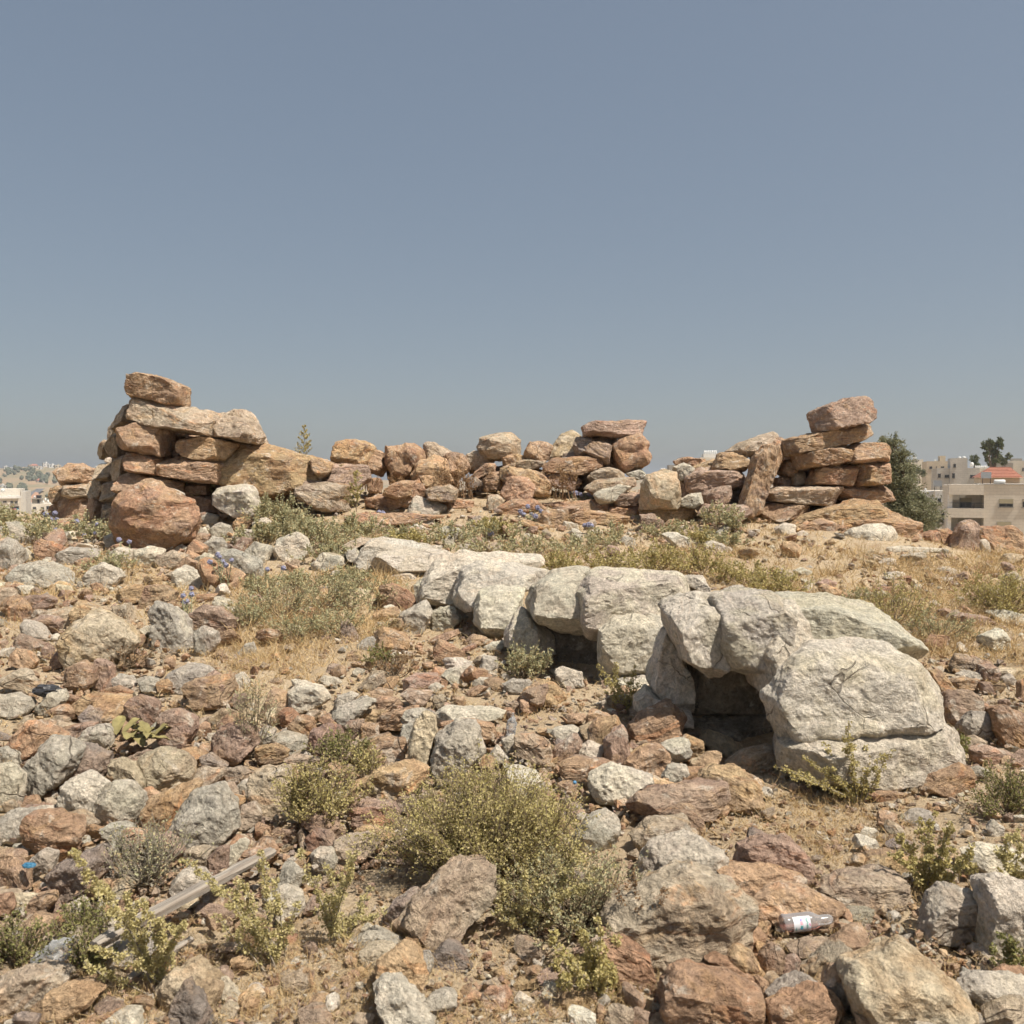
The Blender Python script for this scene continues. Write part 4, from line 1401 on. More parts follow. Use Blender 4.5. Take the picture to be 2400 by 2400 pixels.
M_TWIG = simple('dry_twig', (.24, .185, .125), .9, .3, 30)
M_TWIG_G = simple('grey_twig', (.30, .26, .20), .9, .3, 30)
M_YG = leaf_mat('yellow_green_leaf', (.52, .44, .185), (.45, .39, .165), (.58, .49, .26))
M_PALE = leaf_mat('pale_saltbush_leaf', (.54, .47, .22), (.48, .42, .20), (.60, .52, .28))
M_GG = leaf_mat('grey_green_leaf', (.41, .40, .235), (.47, .445, .27), (.55, .44, .24))
M_DG = leaf_mat('dull_green_leaf', (.22, .225, .085), (.28, .265, .105), (.36, .31, .14))
M_BR = leaf_mat('dried_brown_leaf', (.27, .165, .085), (.34, .22, .115), (.22, .13, .07))
M_STRAW = leaf_mat('straw', (.58, .43, .23), (.52, .36, .18), (.64, .51, .30), .2)


def finish_plant(name, vg, origin, mleaf, mtwig, label, cat, group, leaf_name='foliage'):
    root = empty(name, origin, label, cat, group)
    o = np.asarray(origin)
    if vg.tV:
        V, F = vg.stem_mesh('stem')
        link('stem', mesh_np('stem', V - o, F, True), mtwig, root)
    if vg.lP:
        V, F, R = vg.leaf_mesh()
        link(leaf_name, mesh_np(leaf_name, V - o, F, False, {'rnd': R}), mleaf, root, kind='stuff' if leaf_name == 'seed_heads' else None)
    return root


def shrub(px, py, wpx, hpx, mleaf, label, seed, stems=40, twigs=7, lpt=14, leaf=(.011, .008), d=None, name='shrub', mtwig=None, group=None, lean=0.0, round_=1.0, cat='shrub', deep=.8):
    p, d0 = ground_at(px, py)
    if d is not None:
        p = at(px, py, d); p[2] = gz1(p[0], p[1]); d0 = d
    Wm, Hm = wpx * d0 / FPX / 2, hpx * d0 / FPX
    vg = Veg(seed)
    rng = vg.rng
    for s in range(stems):
        # every stem ends on a lumpy dome
        a = rng.uniform(0, 2 * math.pi); q = math.sqrt(rng.uniform()) ** round_
        lump = 1 + .28 * math.sin(3 * a + seed) * q + .15 * rng.normal()
        tx, ty = Wm * q * math.cos(a) * lump + lean * Hm, Wm * deep * q * math.sin(a) * lump
        tz = Hm * math.sqrt(max(0.05, 1 - (.93 * q) ** 2)) * rng.uniform(.62, 1.04)
        b0 = p + np.array([rng.normal(0, .07 * Wm), rng.normal(0, .07 * Wm), -.01])
        tip = p + np.array([tx, ty, tz])
        K = 7
        t = np.linspace(0, 1, K)[:, None]
        mid = (b0 + tip) / 2 + np.array([tx * .18, ty * .18, -.08 * Hm]) + rng.normal(0, .05 * Wm, 3)
        C = (1 - t) ** 2 * b0 + 2 * t * (1 - t) * mid + t ** 2 * tip
        vg.tube(C, .0035 + .004 * Hm, .0015)
        for w in range(twigs):
            u = rng.uniform(.35, 1.0)
            k = u * (K - 1); i = min(int(k), K - 2); f = k - i
            s0 = C[i] * (1 - f) + C[i + 1] * f
            dr = (C[i + 1] - C[i]); dr /= np.linalg.norm(dr) + 1e-9
            dr = dr + rng.normal(0, .65, 3); dr[2] += .25; dr /= np.linalg.norm(dr)
            L = Hm * rng.uniform(.14, .34)
            e = s0 + dr * L + np.array([0, 0, .03 * Hm])
            vg.tube(np.stack([s0, e]), .0016, .0009)
            tt = rng.uniform(.15, 1.02, lpt)[:, None]
            LP = s0 + (e - s0) * tt + rng.normal(0, .012 * Hm + .003, (lpt, 3))
            LD = dr + rng.normal(0, .8, (lpt, 3))
            sz = np.array(leaf) * rng.uniform(.6, 1.3, (lpt, 1)) * (d0 / 4.0 if d0 > 4 else 1)
            vg.leaves(LP, LD, sz)
    return finish_plant(name, vg, p, mleaf, mtwig or M_TWIG, label, cat, group)


def wand_plant(px, py, tips, mleaf, label, seed, clump=.016, per=26, leaf=(.013, .011), d=None, name='saltbush', droop=.1, cat='shrub', group=None):
    """long arching stems set with dense leaf clumps, stems ending at the given survey points"""
    p, d0 = ground_at(px, py)
    if d is not None:
        p = at(px, py, d); p[2] = gz1(p[0], p[1]); d0 = d
    vg = Veg(seed); rng = vg.rng
    for tx, ty in tips:
        tip = at(tx, ty, d0 + rng.normal(0, .08) - .05)
        b0 = p + np.array([rng.normal(0, .02), rng.normal(0, .02), -.01])
        mid = (b0 + tip) / 2 + np.array([0, 0, droop * np.linalg.norm(tip - b0)]) + rng.normal(0, .02, 3)
        L = np.linalg.norm(tip - b0)
        K = 10
        t = np.linspace(0, 1, K)[:, None]
        C = (1 - t) ** 2 * b0 + 2 * t * (1 - t) * mid + t ** 2 * tip + rng.normal(0, .006, (K, 3)) * t
        vg.tube(C, .0035, .0012)
        nc = int(L / (clump * 1.15))
        for k in range(nc):
            u = (k + rng.uniform(0, .8)) / nc
            if u < .12: continue
            kk = u * (K - 1); i = min(int(kk), K - 2); f = kk - i
            s0 = C[i] * (1 - f) + C[i + 1] * f
            off = rng.normal(0, 1, 3); off /= np.linalg.norm(off)
            cpos = s0 + off * clump * rng.uniform(.1, 1.0) * (1.5 - u)
            cr = clump * rng.uniform(.5, 1.0) * (1.15 - .45 * u)
            Q = rng.normal(0, 1, (per, 3)); Q /= np.linalg.norm(Q, axis=1)[:, None]
            vg.leaves(cpos + Q * cr * rng.uniform(.3, 1, (per, 1)), Q + rng.normal(0, .5, (per, 3)), np.array(leaf) * rng.uniform(.6, 1.2, (per, 1)))
            if rng.uniform() < .25 and u < .85:      # side sprig
                e = s0 + off * L * rng.uniform(.06, .16) + np.array([0, 0, .02])
                vg.tube(np.stack([s0, e]), .0015, .0008)
                for q in range(4):
                    cp = s0 + (e - s0) * rng.uniform(.3, 1)
                    Q = rng.normal(0, 1, (per // 2, 3)); Q /= np.linalg.norm(Q, axis=1)[:, None]
                    vg.leaves(cp + Q * cr * .8 * rng.uniform(.3, 1, (per // 2, 1)), Q, np.array(leaf) * rng.uniform(.6, 1.2, (per // 2, 1)))
    return finish_plant(name, vg, p, mleaf, M_TWIG_G, label, cat, group)
# ------------------------------------------------------------------ plants
shrub(1140, 2052, 465, 250, M_YG, 'big rounded yellow-green shrub in the middle of the rubble', 11, stems=200, twigs=10, lpt=22, leaf=(.010, .0075))
shrub(735, 1935, 190, 150, M_YG, 'small yellow-green shrub beside the pale tan boulder', 12, stems=60, twigs=8, lpt=14, lean=.1)
shrub(1340, 2180, 400, 170, M_GG, 'sprawling dull green-grey bush right of the big tan rock', 13, stems=80, twigs=7, lpt=12)
wand_plant(1400, 2320, [(1290, 2180), (1340, 2160), (1400, 2150), (1450, 2200), (1430, 2260), (1330, 2240), (1280, 2270), (1370, 2200), (1420, 2230), (1310, 2300), (1350, 2260), (1390, 2270), (1440, 2290)], M_YG,
           'bright yellow-green leafy sprig on the bare ground at the bottom', 14, clump=.022, per=34)
wand_plant(385, 2290, [(165, 1990), (230, 2060), (300, 2090), (330, 2110), (270, 2130), (210, 2220), (380, 2150), (190, 2260), (430, 2160)], M_PALE,
           'pale yellow-green saltbush with arching leafy wands beside the wooden plank', 15, clump=.015, per=32, leaf=(.0105, .008), d=2.95)
wand_plant(640, 2230, [(420, 2010), (470, 2040), (560, 2060), (610, 1990), (640, 2050), (540, 2120), (580, 2160), (700, 2120), (500, 2150), (690, 2180)], M_PALE,
           'pale saltbush wands rising over the upper end of the plank', 16, clump=.017, per=26, leaf=(.0105, .008), d=3.15)
wand_plant(800, 2190, [(705, 1990), (760, 2030), (800, 2040), (830, 2000), (870, 2080), (770, 2100), (850, 2120), (740, 2140), (900, 2140)], M_PALE,
           'pale saltbush in front of the big tan rock', 17, clump=.017, per=26, leaf=(.0105, .008), d=3.3)
wand_plant(1230, 2210, [(1120, 2080), (1170, 2060), (1230, 2040), (1290, 2050), (1350, 2080), (1150, 2130), (1260, 2110), (1320, 2130), (1400, 2060), (1200, 2160), (1440, 2030), (1370, 2010)], M_PALE,
           'pale saltbush spreading between the big tan rock and the huge layered boulder', 18, clump=.018, per=26, leaf=(.0105, .008), d=3.45)
wand_plant(1500, 2210, [(1440, 2060), (1480, 2040), (1530, 2090), (1560, 2080), (1500, 2120), (1580, 2120), (1450, 2140)], M_BR,
           'dried orange-brown twigs against the huge layered boulder', 19, clump=.011, per=9, leaf=(.009, .007), d=3.3)
wand_plant(2175, 2085, [(2090, 2000), (2110, 1960), (2150, 1940), (2190, 1910), (2230, 1930), (2250, 1990), (2280, 1980), (2210, 1980), (2170, 2000), (2130, 2030), (2240, 2030), (2290, 2030)], M_YG,
           'yellow-green bush with upright wands beside the smooth whitish grey boulder', 20, clump=.017, per=24)
wand_plant(2400, 2075, [(2330, 1990), (2360, 1960), (2385, 1940), (2410, 1970), (2340, 2040), (2440, 1990)], M_PALE,
           'pale twiggy bush over the pitted white boulder at the right edge', 21, clump=.015, per=20, d=3.55)
shrub(2365, 1910, 190, 110, M_DG, 'straggly green bush at the right edge above the bare ground', 22, stems=45, twigs=6, lpt=10)
wand_plant(2370, 2270, [(2330, 2210), (2350, 2190), (2380, 2200), (2400, 2230)], M_DG, 'little green sprig below the pitted white boulder', 23, clump=.012, per=16)
wand_plant(2010, 1835, [(1930, 1740), (1975, 1720), (1990, 1690), (2030, 1750), (2060, 1780), (1900, 1790), (1880, 1770), (1950, 1800), (2090, 1760), (1850, 1820), (1820, 1800), (2070, 1820)], M_YG,
           'thin straggly bush growing against the base block of the near arch', 24, clump=.016, per=14, leaf=(.014, .010), d=4.95)
shrub(2225, 1795, 110, 75, M_DG, 'small fresh green plant behind the white jagged rock', 25, stems=26, twigs=5, lpt=9, leaf=(.016, .011))
wand_plant(1470, 1660, [(1400, 1560), (1425, 1580), (1440, 1550), (1470, 1590), (1500, 1600), (1410, 1620), (1490, 1560), (1450, 1610), (1510, 1630)], M_YG,
           'slender yellow-green bush between the two nearest arches', 26, clump=.022, per=16, leaf=(.016, .012))
shrub(1235, 1590, 130, 75, M_GG, 'grey-green tuft left of the second arch opening', 27, stems=34, twigs=6, lpt=10)
shrub(925, 1590, 130, 70, M_BR, 'dry twiggy bush on the bare slope left of the second arch', 28, stems=26, twigs=6, lpt=3)
shrub(890, 1560, 80, 50, M_DG, 'low green tuft behind the dry twiggy bush', 29, stems=20, twigs=5, lpt=8)
shrub(585, 1770, 120, 190, M_GG, 'thin tall grey-green plant in front of the big purplish boulder', 30, stems=14, twigs=8, lpt=8, leaf=(.018, .004), round_=1.6)
shrub(340, 2060, 250, 130, M_GG, 'tangled grey twiggy bush left of the plank top', 31, stems=60, twigs=8, lpt=3, mtwig=M_TWIG_G)
shrub(190, 2190, 130, 80, M_DG, 'small twiggy green bush above the crumpled plastic', 32, stems=34, twigs=7, lpt=6)
shrub(40, 2270, 160, 120, M_DG, 'dark twiggy bush at the lower left edge', 33, stems=40, twigs=7, lpt=7)
shrub(210, 2280, 90, 110, M_DG, 'dark green twigs beside the crumpled plastic', 34, stems=24, twigs=6, lpt=7)
shrub(800, 1780, 160, 70, M_DG, 'low creeping green plant among stones left of the tall ochre stone', 35, stems=30, twigs=6, lpt=8)
shrub(860, 1830, 130, 80, M_YG, 'low yellow-green tuft left of the tall ochre stone', 36, stems=26, twigs=6, lpt=8)
shrub(230, 1480, 110, 60, M_BR, 'wiry dry tangle behind the pale yellow boulder', 37, stems=26, twigs=7, lpt=1)
shrub(300, 1560, 150, 60, M_BR, 'wiry dry tangle at the foot of the pale yellow boulder', 38, stems=30, twigs=7, lpt=1)

gg = 'grey-green bushes on the slope'
yg = 'yellow-green bushes along the arches'
def bush_run(spots, mat, label, group, seed, **kw):
    order = sorted(range(len(spots)), key=lambda q: spots[q][0])
    nth = ['leftmost', 'second from left', 'third from left', 'fourth from left', 'fifth from left', 'sixth from left', 'seventh from left', 'eighth from left', 'ninth from left']
    for k, (x, y, w, h) in enumerate(spots):
        nm = nth[order.index(k)] if order.index(k) < len(spots) - 1 else 'rightmost'
        shrub(x, y, w * 1.05, h * .85, mat, f'{label}, {nm}', seed + k, group=group, name='bush', cat='bush', **kw)
bush_run([(640, 1235, 150, 95), (700, 1275, 170, 95), (760, 1290, 180, 80), (830, 1260, 150, 60), (790, 1320, 160, 60), (610, 1275, 110, 60), (690, 1245, 120, 60)], M_GG,
         'silvery grey-green bush in the thicket below the squared cream block', gg, 200, stems=28, twigs=7, lpt=12, leaf=(.011, .007))
bush_run([(660, 1450, 200, 110), (760, 1430, 220, 115), (860, 1420, 160, 90), (700, 1500, 190, 80), (800, 1490, 180, 80), (620, 1400, 120, 70), (580, 1470, 130, 80), (820, 1380, 150, 60), (720, 1380, 150, 50)], M_GG,
         'grey-green bush in the patch left of the third arch', gg, 230, stems=24, twigs=7, lpt=10, leaf=(.011, .006))
bush_run([(960, 1275, 150, 55), (1060, 1270, 150, 55), (1160, 1260, 160, 50), (1130, 1310, 200, 60), (1250, 1305, 190, 65), (1350, 1300, 180, 60), (1440, 1280, 170, 60), (1560, 1260, 130, 50), (1690, 1285, 120, 45)], M_GG,
         'grey-green bush in the belt behind the arches', gg, 260, stems=22, twigs=6, lpt=9, leaf=(.011, .007))
bush_run([(960, 1283, 140, 50), (1150, 1250, 120, 40), (1300, 1345, 150, 55), (1420, 1345, 170, 70), (1530, 1345, 180, 80), (1640, 1350, 170, 75), (1740, 1370, 170, 70), (1830, 1395, 170, 75), (1640, 1280, 120, 50)], M_YG,
         'yellow-green bush in the belt behind the arches', yg, 290, stems=32, twigs=7, lpt=10, leaf=(.010, .007))
shrub(2355, 1440, 210, 95, M_YG, 'spreading yellow-green bush near the right edge, on the grassy slope', 320, stems=60, twigs=7, lpt=11, leaf=(.010, .007))
shrub(2100, 1470, 190, 110, M_YG, 'loose yellow-green bush behind the top of the near arch', 321, stems=34, twigs=7, lpt=9, leaf=(.010, .006))
shrub(2200, 1500, 190, 70, M_GG, 'thin grey-green bush right of the near arch', 322, stems=26, twigs=6, lpt=8, leaf=(.012, .006))
shrub(2020, 1420, 130, 40, M_GG, 'low grey-green tuft above the near arch', 323, stems=20, twigs=6, lpt=8)
shrub(485, 1195, 100, 70, M_GG, 'reddish-green bush between the large red boulder and the squared white block', 324, stems=36, twigs=7, lpt=10)
shrub(120, 1265, 190, 55, M_GG, 'grey-green bush with blue thistles below the low wall end', 325, stems=44, twigs=6, lpt=10)
shrub(230, 1270, 160, 60, M_GG, 'grey-green bush left of the large red boulder', 326, stems=34, twigs=6, lpt=9)
shrub(20, 1240, 110, 55, M_GG, 'grey-green bush at the left edge below the far houses', 327, stems=30, twigs=6, lpt=9)
shrub(250, 1350, 130, 60, M_GG, 'wispy grey-green plant among the pale stones at the left', 328, stems=26, twigs=6, lpt=7)
shrub(1690, 1245, 110, 60, M_GG, 'small green bush before the leaning brown slab', 329, stems=30, twigs=6, lpt=9)


def sprig(px, py, hpx, d, label, seed, mat=M_YG):
    """a young fir-shaped plant: one straight stem with short rising side twigs"""
    p = at(px, py, d)
    vg = Veg(seed); rng = vg.rng
    H = hpx * d / FPX
    top = p + np.array([.03 * H, 0, H])
    vg.tube(np.stack([p, (p + top) / 2, top]), .008, .002)
    for k in range(34):
        u = rng.uniform(.08, .97)
        s0 = p + (top - p) * u
        a = rng.uniform(0, 6.28)
        L = H * .42 * (1 - u * .85)
        dr = np.array([math.cos(a), math.sin(a), .85]); dr /= np.linalg.norm(dr)
        e = s0 + dr * L
        vg.tube(np.stack([s0, e]), .003, .0015)
        n = 26
        t = rng.uniform(.05, 1, n)[:, None]
        vg.leaves(s0 + (e - s0) * t, dr + rng.normal(0, .6, (n, 3)), np.array([.035, .018]) * rng.uniform(.6, 1.1, (n, 1)))
    return finish_plant('sprig', vg, p, mat, M_TWIG, label, 'plant', None)


sprig(712, 1078, 80, 16.0, 'little fir-shaped plant standing against the sky right of the tall wall', 401)
sprig(835, 1200, 95, 13.6, 'yellow-green sprig beside the squared cream block', 402)
sprig(798, 1165, 75, 15.2, 'thin yellow-green sprig among boulders right of the tall wall', 403)


def stalks(px, py, wpx, hpx, d, label, seed, n=14):
    """dried thistle stalks with seed heads"""
    p = at(px, py, d)
    vg = Veg(seed); rng = vg.rng
    for k in range(n):
        b = p + np.array([rng.normal(0, .3) * wpx, rng.normal(0, .3) * wpx, 0]) * d / FPX
        H = hpx * d / FPX * rng.uniform(.5, 1.05)
        t = b + np.array([rng.normal(0, .15) * H, rng.normal(0, .15) * H, H])
        vg.tube(np.stack([b, (b + t) / 2 + rng.normal(0, .02, 3), t]), .007, .003)
        for q in range(5):
            u = rng.uniform(.35, 1)
            s0 = b + (t - b) * u
            e = s0 + np.array([rng.normal(0, .1), rng.normal(0, .1), .08]) * H
            vg.tube(np.stack([s0, e]), .004, .002)
            Q = rng.normal(size=(10, 3))
            vg.leaves(e + Q * .008, Q, np.array([.035, .022]) * rng.uniform(.6, 1.1, (10, 1)))
    return finish_plant('dried_thistle', vg, p, M_BR, simple('dried_stalk', (.30, .19, .105), .9), label, 'plant', 'dried thistles among the boulders', 'seed_heads')


stalks(1085, 1168, 70, 95, 15.4, 'brown dried thistles in front of the rounded ochre boulder', 411, 20)
stalks(1320, 1172, 60, 95, 15.2, 'tall brown dried thistles below the flat cap slab', 412, 18)
stalks(850, 1150, 45, 80, 15.6, 'brown dried thistles below the orange-brown boulder', 413, 10)
stalks(930, 1155, 30, 60, 15.3, 'few brown dried stalks below the reddish streaked boulder', 414, 6)
stalks(1040, 1168, 30, 70, 15.3, 'thin brown dried stalks right of the rounded ochre boulder', 415, 6)

M_BLUE = simple('thistle_blue', (.27, .27, .37), .8, .3, 40)
M_GREYG = simple('thistle_stem', (.24, .25, .16), .9, .2, 30)


def globe_thistle(px, py, heads, label, seed, d=None):
    p, d0 = ground_at(px, py)
    if d: p = at(px, py, d); d0 = d
    root = empty('globe_thistle', p, label, 'thistle', 'blue globe thistles')
    vg = Veg(seed); rng = vg.rng
    V0, F0 = ICO[3]
    for k, (hx, hy) in enumerate(heads):
        c = at(hx, hy, d0 + rng.normal(0, .1))
        b = p + np.array([rng.normal(0, .03), rng.normal(0, .03), 0])
        vg.tube(np.stack([b, (b + c) / 2 + rng.normal(0, .02, 3), c]), .006, .004)
        r = (5.6 * d0 / FPX) * rng.uniform(.75, 1.1)
        spk = 1 + .35 * (_h(np.arange(len(V0)), np.arange(len(V0)) * 3, np.arange(len(V0)) * 7, k + seed) > .1)
        me = mesh_np('flower_head', V0 * r * spk[:, None] * .85, F0, False)
        link('flower_head', me, M_BLUE, root, tuple(c - p))
        n = 14
        t = rng.uniform(0, .9, n)[:, None]
        vg.leaves(b + (c - b) * t, rng.normal(0, 1, (n, 3)), np.array([.05, .018]) * rng.uniform(.6, 1.1, (n, 1)))
    V, F = vg.stem_mesh('stem')
    o = np.asarray(p)
    link('stem', mesh_np('stem', V - o, F), M_GREYG, root)
    V, F, R = vg.leaf_mesh()
    link('leaves', mesh_np('leaves', V - o, F, False, {'rnd': R}), M_GG, root)


globe_thistle(120, 1262, [(107, 1205), (118, 1217), (129, 1203), (133, 1217), (161, 1221), (124, 1248), (131, 1242), (141, 1245)], 'cluster of blue globe thistles below the low wall end', 421)
globe_thistle(205, 1275, [(196, 1234), (228, 1229), (223, 1249), (197, 1254), (180, 1222)], 'blue globe thistles left of the large red boulder', 422)
globe_thistle(290, 1320, [(279, 1265), (303, 1270)], 'two blue globe thistles in front of the large red boulder', 423)
globe_thistle(525, 1385, [(492, 1317), (515, 1305), (522, 1316), (530, 1325), (543, 1313), (510, 1300), (526, 1321)], 'blue globe thistles in front of a grey rock left of the arches', 424)
globe_thistle(442, 1440, [(448, 1379), (450, 1393), (429, 1396), (438, 1409), (430, 1412)], 'five blue globe thistles standing in dry grass above the long grey block', 425)
globe_thistle(628, 1385, [(627, 1334), (664, 1331), (690, 1357)], 'scattered blue globe thistles below the white boulder', 426)
globe_thistle(812, 1325, [(808, 1302), (820, 1308)], 'blue globe thistles left of the farthest arch', 427)
globe_thistle(1060, 1190, [(1051, 1172), (1060, 1168), (1068, 1185)], 'blue globe thistles on the red ledge left of the middle', 428)
globe_thistle(1250, 1220, [(1220, 1200), (1237, 1187), (1245, 1205), (1260, 1190), (1228, 1206), (1255, 1210), (1268, 1198)], 'blue globe thistles on the red ledge in the middle', 429)
globe_thistle(1355, 1180, [(1336, 1153), (1349, 1156), (1361, 1159), (1382, 1157)], 'blue globe thistles below the flat cap slab', 430)
globe_thistle(1378, 1250, [(1370, 1231), (1379, 1230), (1386, 1232)], 'blue globe thistles before the squared dark brown stone', 431)
globe_thistle(1148, 1265, [(1145, 1244), (1152, 1250), (1147, 1252)], 'blue globe thistle in the bushes behind the third arch', 432)
globe_thistle(900, 1215, [(888, 1200), (897, 1203)], 'blue globe thistles at the left end of the long flat red slab', 433)


def big_leaf_plant():
    p, d = ground_at(345, 1755)
    root = empty('mullein', p, 'plant with broad drooping olive leaves between the rocks', 'plant')
    rng = np.random.default_rng(77)
    m = simple('broad_leaf', (.24, .205, .085), .7, .3, 14, .3)
    for k in range(15):
        a = rng.uniform(0, 6.28)
        L = rng.uniform(.12, .22); w = L * rng.uniform(.36, .5)
        el = rng.uniform(.1, 1.2)
        n = 9
        V, F = [], []
        for i in range(n):
            u = i / (n - 1)
            wi = w * math.sin(math.pi * min(1, u * .93 + .07)) ** .7
            x = L * u * math.cos(el) ; z = L * u * math.sin(el) - .35 * L * u * u + .004 * math.sin(9 * u + k)
            for s in (-1, -.5, 0, .5, 1):
                V.append((x, s * wi * .5, z + abs(s) * wi * .22 + .004 * math.sin(13 * u + 4 * s + k)))
        for i in range(n - 1):
            for j in range(4):
                F.append((i * 5 + j, i * 5 + j + 1, i * 5 + j + 6, i * 5 + j + 5))
        V = np.array(V)
        ca, sa = math.cos(a), math.sin(a)
        V = V @ np.array([[ca, sa, 0], [-sa, ca, 0], [0, 0, 1]])
        link('leaf', mesh_np('leaf', V, np.array(F)), m, root, (rng.normal(0, .06) - .05 * (k % 3), rng.normal(0, .04) - .03, .05 + rng.uniform(0, .06)))


big_leaf_plant()


# ------------------------------------------------------------------ dry grass
def dry_grass():
    rng = np.random.default_rng(55)
    n0 = 88000
    y = 1 / rng.uniform(1 / 18.5, 1 / 2.2, n0)
    y = np.where(rng.uniform(size=n0) < .4, rng.uniform(6, 18, n0), y)
    x = rng.uniform(-.62, .62, n0) * (y + .8)
    z = gz(x, y)
    rub, peb, gr, px, py, d = density(x, y, z)
    nn = .5 + .5 * fbm(np.stack([x * 1.3, y * 1.3, z * 0], 1), 3, 40) * 1.8
    keep = rng.uniform(size=n0) < gr * np.clip(nn * 1.3, .08, 1)
    x, y, z, gr = x[keep], y[keep], z[keep], gr[keep]
    B, D, L, Wd = [], [], [], []
    for i in range(len(x)):
        m = rng.integers(3, 8)
        sc = np.clip(y[i] / 4.5, .75, 2.3)
        B.append(np.stack([x[i] + rng.normal(0, .02 * sc, m), y[i] + rng.normal(0, .02 * sc, m), np.full(m, z[i] - .004)], 1))
        dd = rng.normal(0, .75, (m, 3)); dd[:, 2] = rng.uniform(.35, 1.3, m)
        D.append(dd / np.linalg.norm(dd, axis=1)[:, None])
        L.append(rng.uniform(.02, .085, m) * sc * (.55 + 1.0 * gr[i])); Wd.append(np.full(m, .00125 * sc ** 1.25))
    B, D = np.concatenate(B), np.concatenate(D); L = np.concatenate(L)[:, None]; Wd = np.concatenate(Wd)[:, None]
    n = len(B)
    S = np.cross(D, rng.normal(size=(n, 3))); S /= np.linalg.norm(S, axis=1)[:, None]
    bend = rng.normal(0, .35, (n, 3)); bend[:, 2] -= .25
    M = B + D * L * .55
    T = M + (D + bend) * L * .5
    V = np.stack([B - S * Wd, B + S * Wd, M - S * Wd * .7, M + S * Wd * .7, T], 1).reshape(-1, 3)
    i = np.arange(n) * 5
    F = np.concatenate([np.stack([i, i + 1, i + 3], 1), np.stack([i, i + 3, i + 2], 1), np.stack([i + 2, i + 3, i + 4], 1)])
    me = mesh_np('dry_grass', V, F, False, {'rnd': np.repeat(rng.uniform(size=(n, 3)), 5, 0)})
    link('dry_grass', me, M_STRAW, None, (0, 0, 0), 'short straw-coloured dry grass over the slope', 'grass', None, 'stuff')


dry_grass()
# ------------------------------------------------------------------ plank, bottle, litter
def box_np(sx, sy, sz, c=(0, 0, 0)):
    V = np.array([(x, y, z) for z in (-.5, .5) for y in (-.5, .5) for x in (-.5, .5)], float) * np.array([sx, sy, sz]) + np.array(c)
    F = np.array([(0, 2, 3, 1), (4, 5, 7, 6), (0, 1, 5, 4), (2, 6, 7, 3), (0, 4, 6, 2), (1, 3, 7, 5)])
    return V, F


def boxes(name, L, mat, parent=None, loc=(0, 0, 0), **kw):
    V, F, b = [], [], 0
    for sx, sy, sz, c in L:
        v, f = box_np(sx, sy, sz, c)
        V.append(v); F.append(f + b); b += 8
    return link(name, mesh_np(name, np.concatenate(V), np.concatenate(F), False), mat, parent, loc, **kw)


def plank():
    a = ground_at(222, 2300)[0] + np.array([0, 0, .12])
    b = ground_at(640, 2075)[0] + np.array([0, 0, .14])
    n = NT('weathered_wood')
    o = n.obj()
    st = n.vmath('MULTIPLY', o, (1.5, 30, 30))
    f = n.noise(st, 2.2, 6, .65, .4)
    c = n.mix(n.rng(f, .35, .65), (.19, .165, .14, 1), (.37, .33, .28, 1))
    c = n.mix(n.math('MULTIPLY', n.rng(n.noise(st, .8, 4), .5, .75), .6), c, (.22, .155, .105, 1))
    n.col(c); n.bump(f, .9, .006)
    ax = b - a; L = np.linalg.norm(ax)
    K = 40
    V, F = [], []
    rng = np.random.default_rng(3)
    prof = [(-.030, -.014), (0, -.017), (.030, -.014), (.032, .004), (.014, .015), (0, .012), (-.014, .016), (-.032, .005)]
    for i in range(K):
        u = i / (K - 1)
        e = .8 if i in (0, K - 1) else 1
        for j, (y, z) in enumerate(prof):
            q = noise3(np.array([[u * 9, j * 1.7, .3]]), 4)[0] * .0035
            V.append((u * L, (.85 * y * (1.05 - .1 * u) + q) * e, (z + q) * e + .006 * math.sin(u * 3)))
    m = len(prof)
    for i in range(K - 1):
        for j in range(m):
            F.append((i * m + j, i * m + (j + 1) % m, (i + 1) * m + (j + 1) % m, (i + 1) * m + j))
    V = np.array(V); F = np.array(F)
    me = mesh_np('plank', V, F, False)
    bm = bmesh.new(); bm.from_mesh(me); bm.verts.ensure_lookup_table()
    bm.faces.new([bm.verts[j] for j in range(m)][::-1]); bm.faces.new([bm.verts[(K - 1) * m + j] for j in range(m)])
    bmesh.ops.recalc_face_normals(bm, faces=bm.faces)
    bm.to_mesh(me); bm.free()
    ob = link('plank', me, n.m, None, tuple(a), 'weathered grey wooden plank lying slantwise on the rubble', 'plank')
    ob.rotation_mode = 'QUATERNION'
    q = Vector(ax).to_track_quat('X', 'Z')
    ob.rotation_quaternion = q
    # thinner batten below it
    a2 = ground_at(300, 2310)[0] + np.array([0, 0, .02])
    b2 = ground_at(450, 2225)[0] + np.array([0, 0, .03])
    L2 = np.linalg.norm(b2 - a2)
    ob2 = ob.copy(); ob2.data = me.copy()
    ob2.name = 'batten'
    co = np.zeros(len(me.vertices) * 3); me.vertices.foreach_get('co', co); co = co.reshape(-1, 3)
    co = co * np.array([L2 / L, .5, .6]); ob2.data.vertices.foreach_set('co', co.ravel())
    ob2.location = tuple(a2); ob2.rotation_quaternion = Vector(b2 - a2).to_track_quat('X', 'Z')
    COL.objects.link(ob2)
    ob2['label'] = 'short thin grey batten under the wooden plank'


plank()


def lathe(prof, k=36):
    V, F = [], []
    for x, r in prof:
        for j in range(k):
            a = 2 * math.pi * j / k
            V.append((x, r * math.cos(a), r * math.sin(a)))
    for i in range(len(prof) - 1):
        for j in range(k):
            F.append((i * k + j, i * k + (j + 1) % k, (i + 1) * k + (j + 1) % k, (i + 1) * k + j))
    return np.array(V), np.array(F)


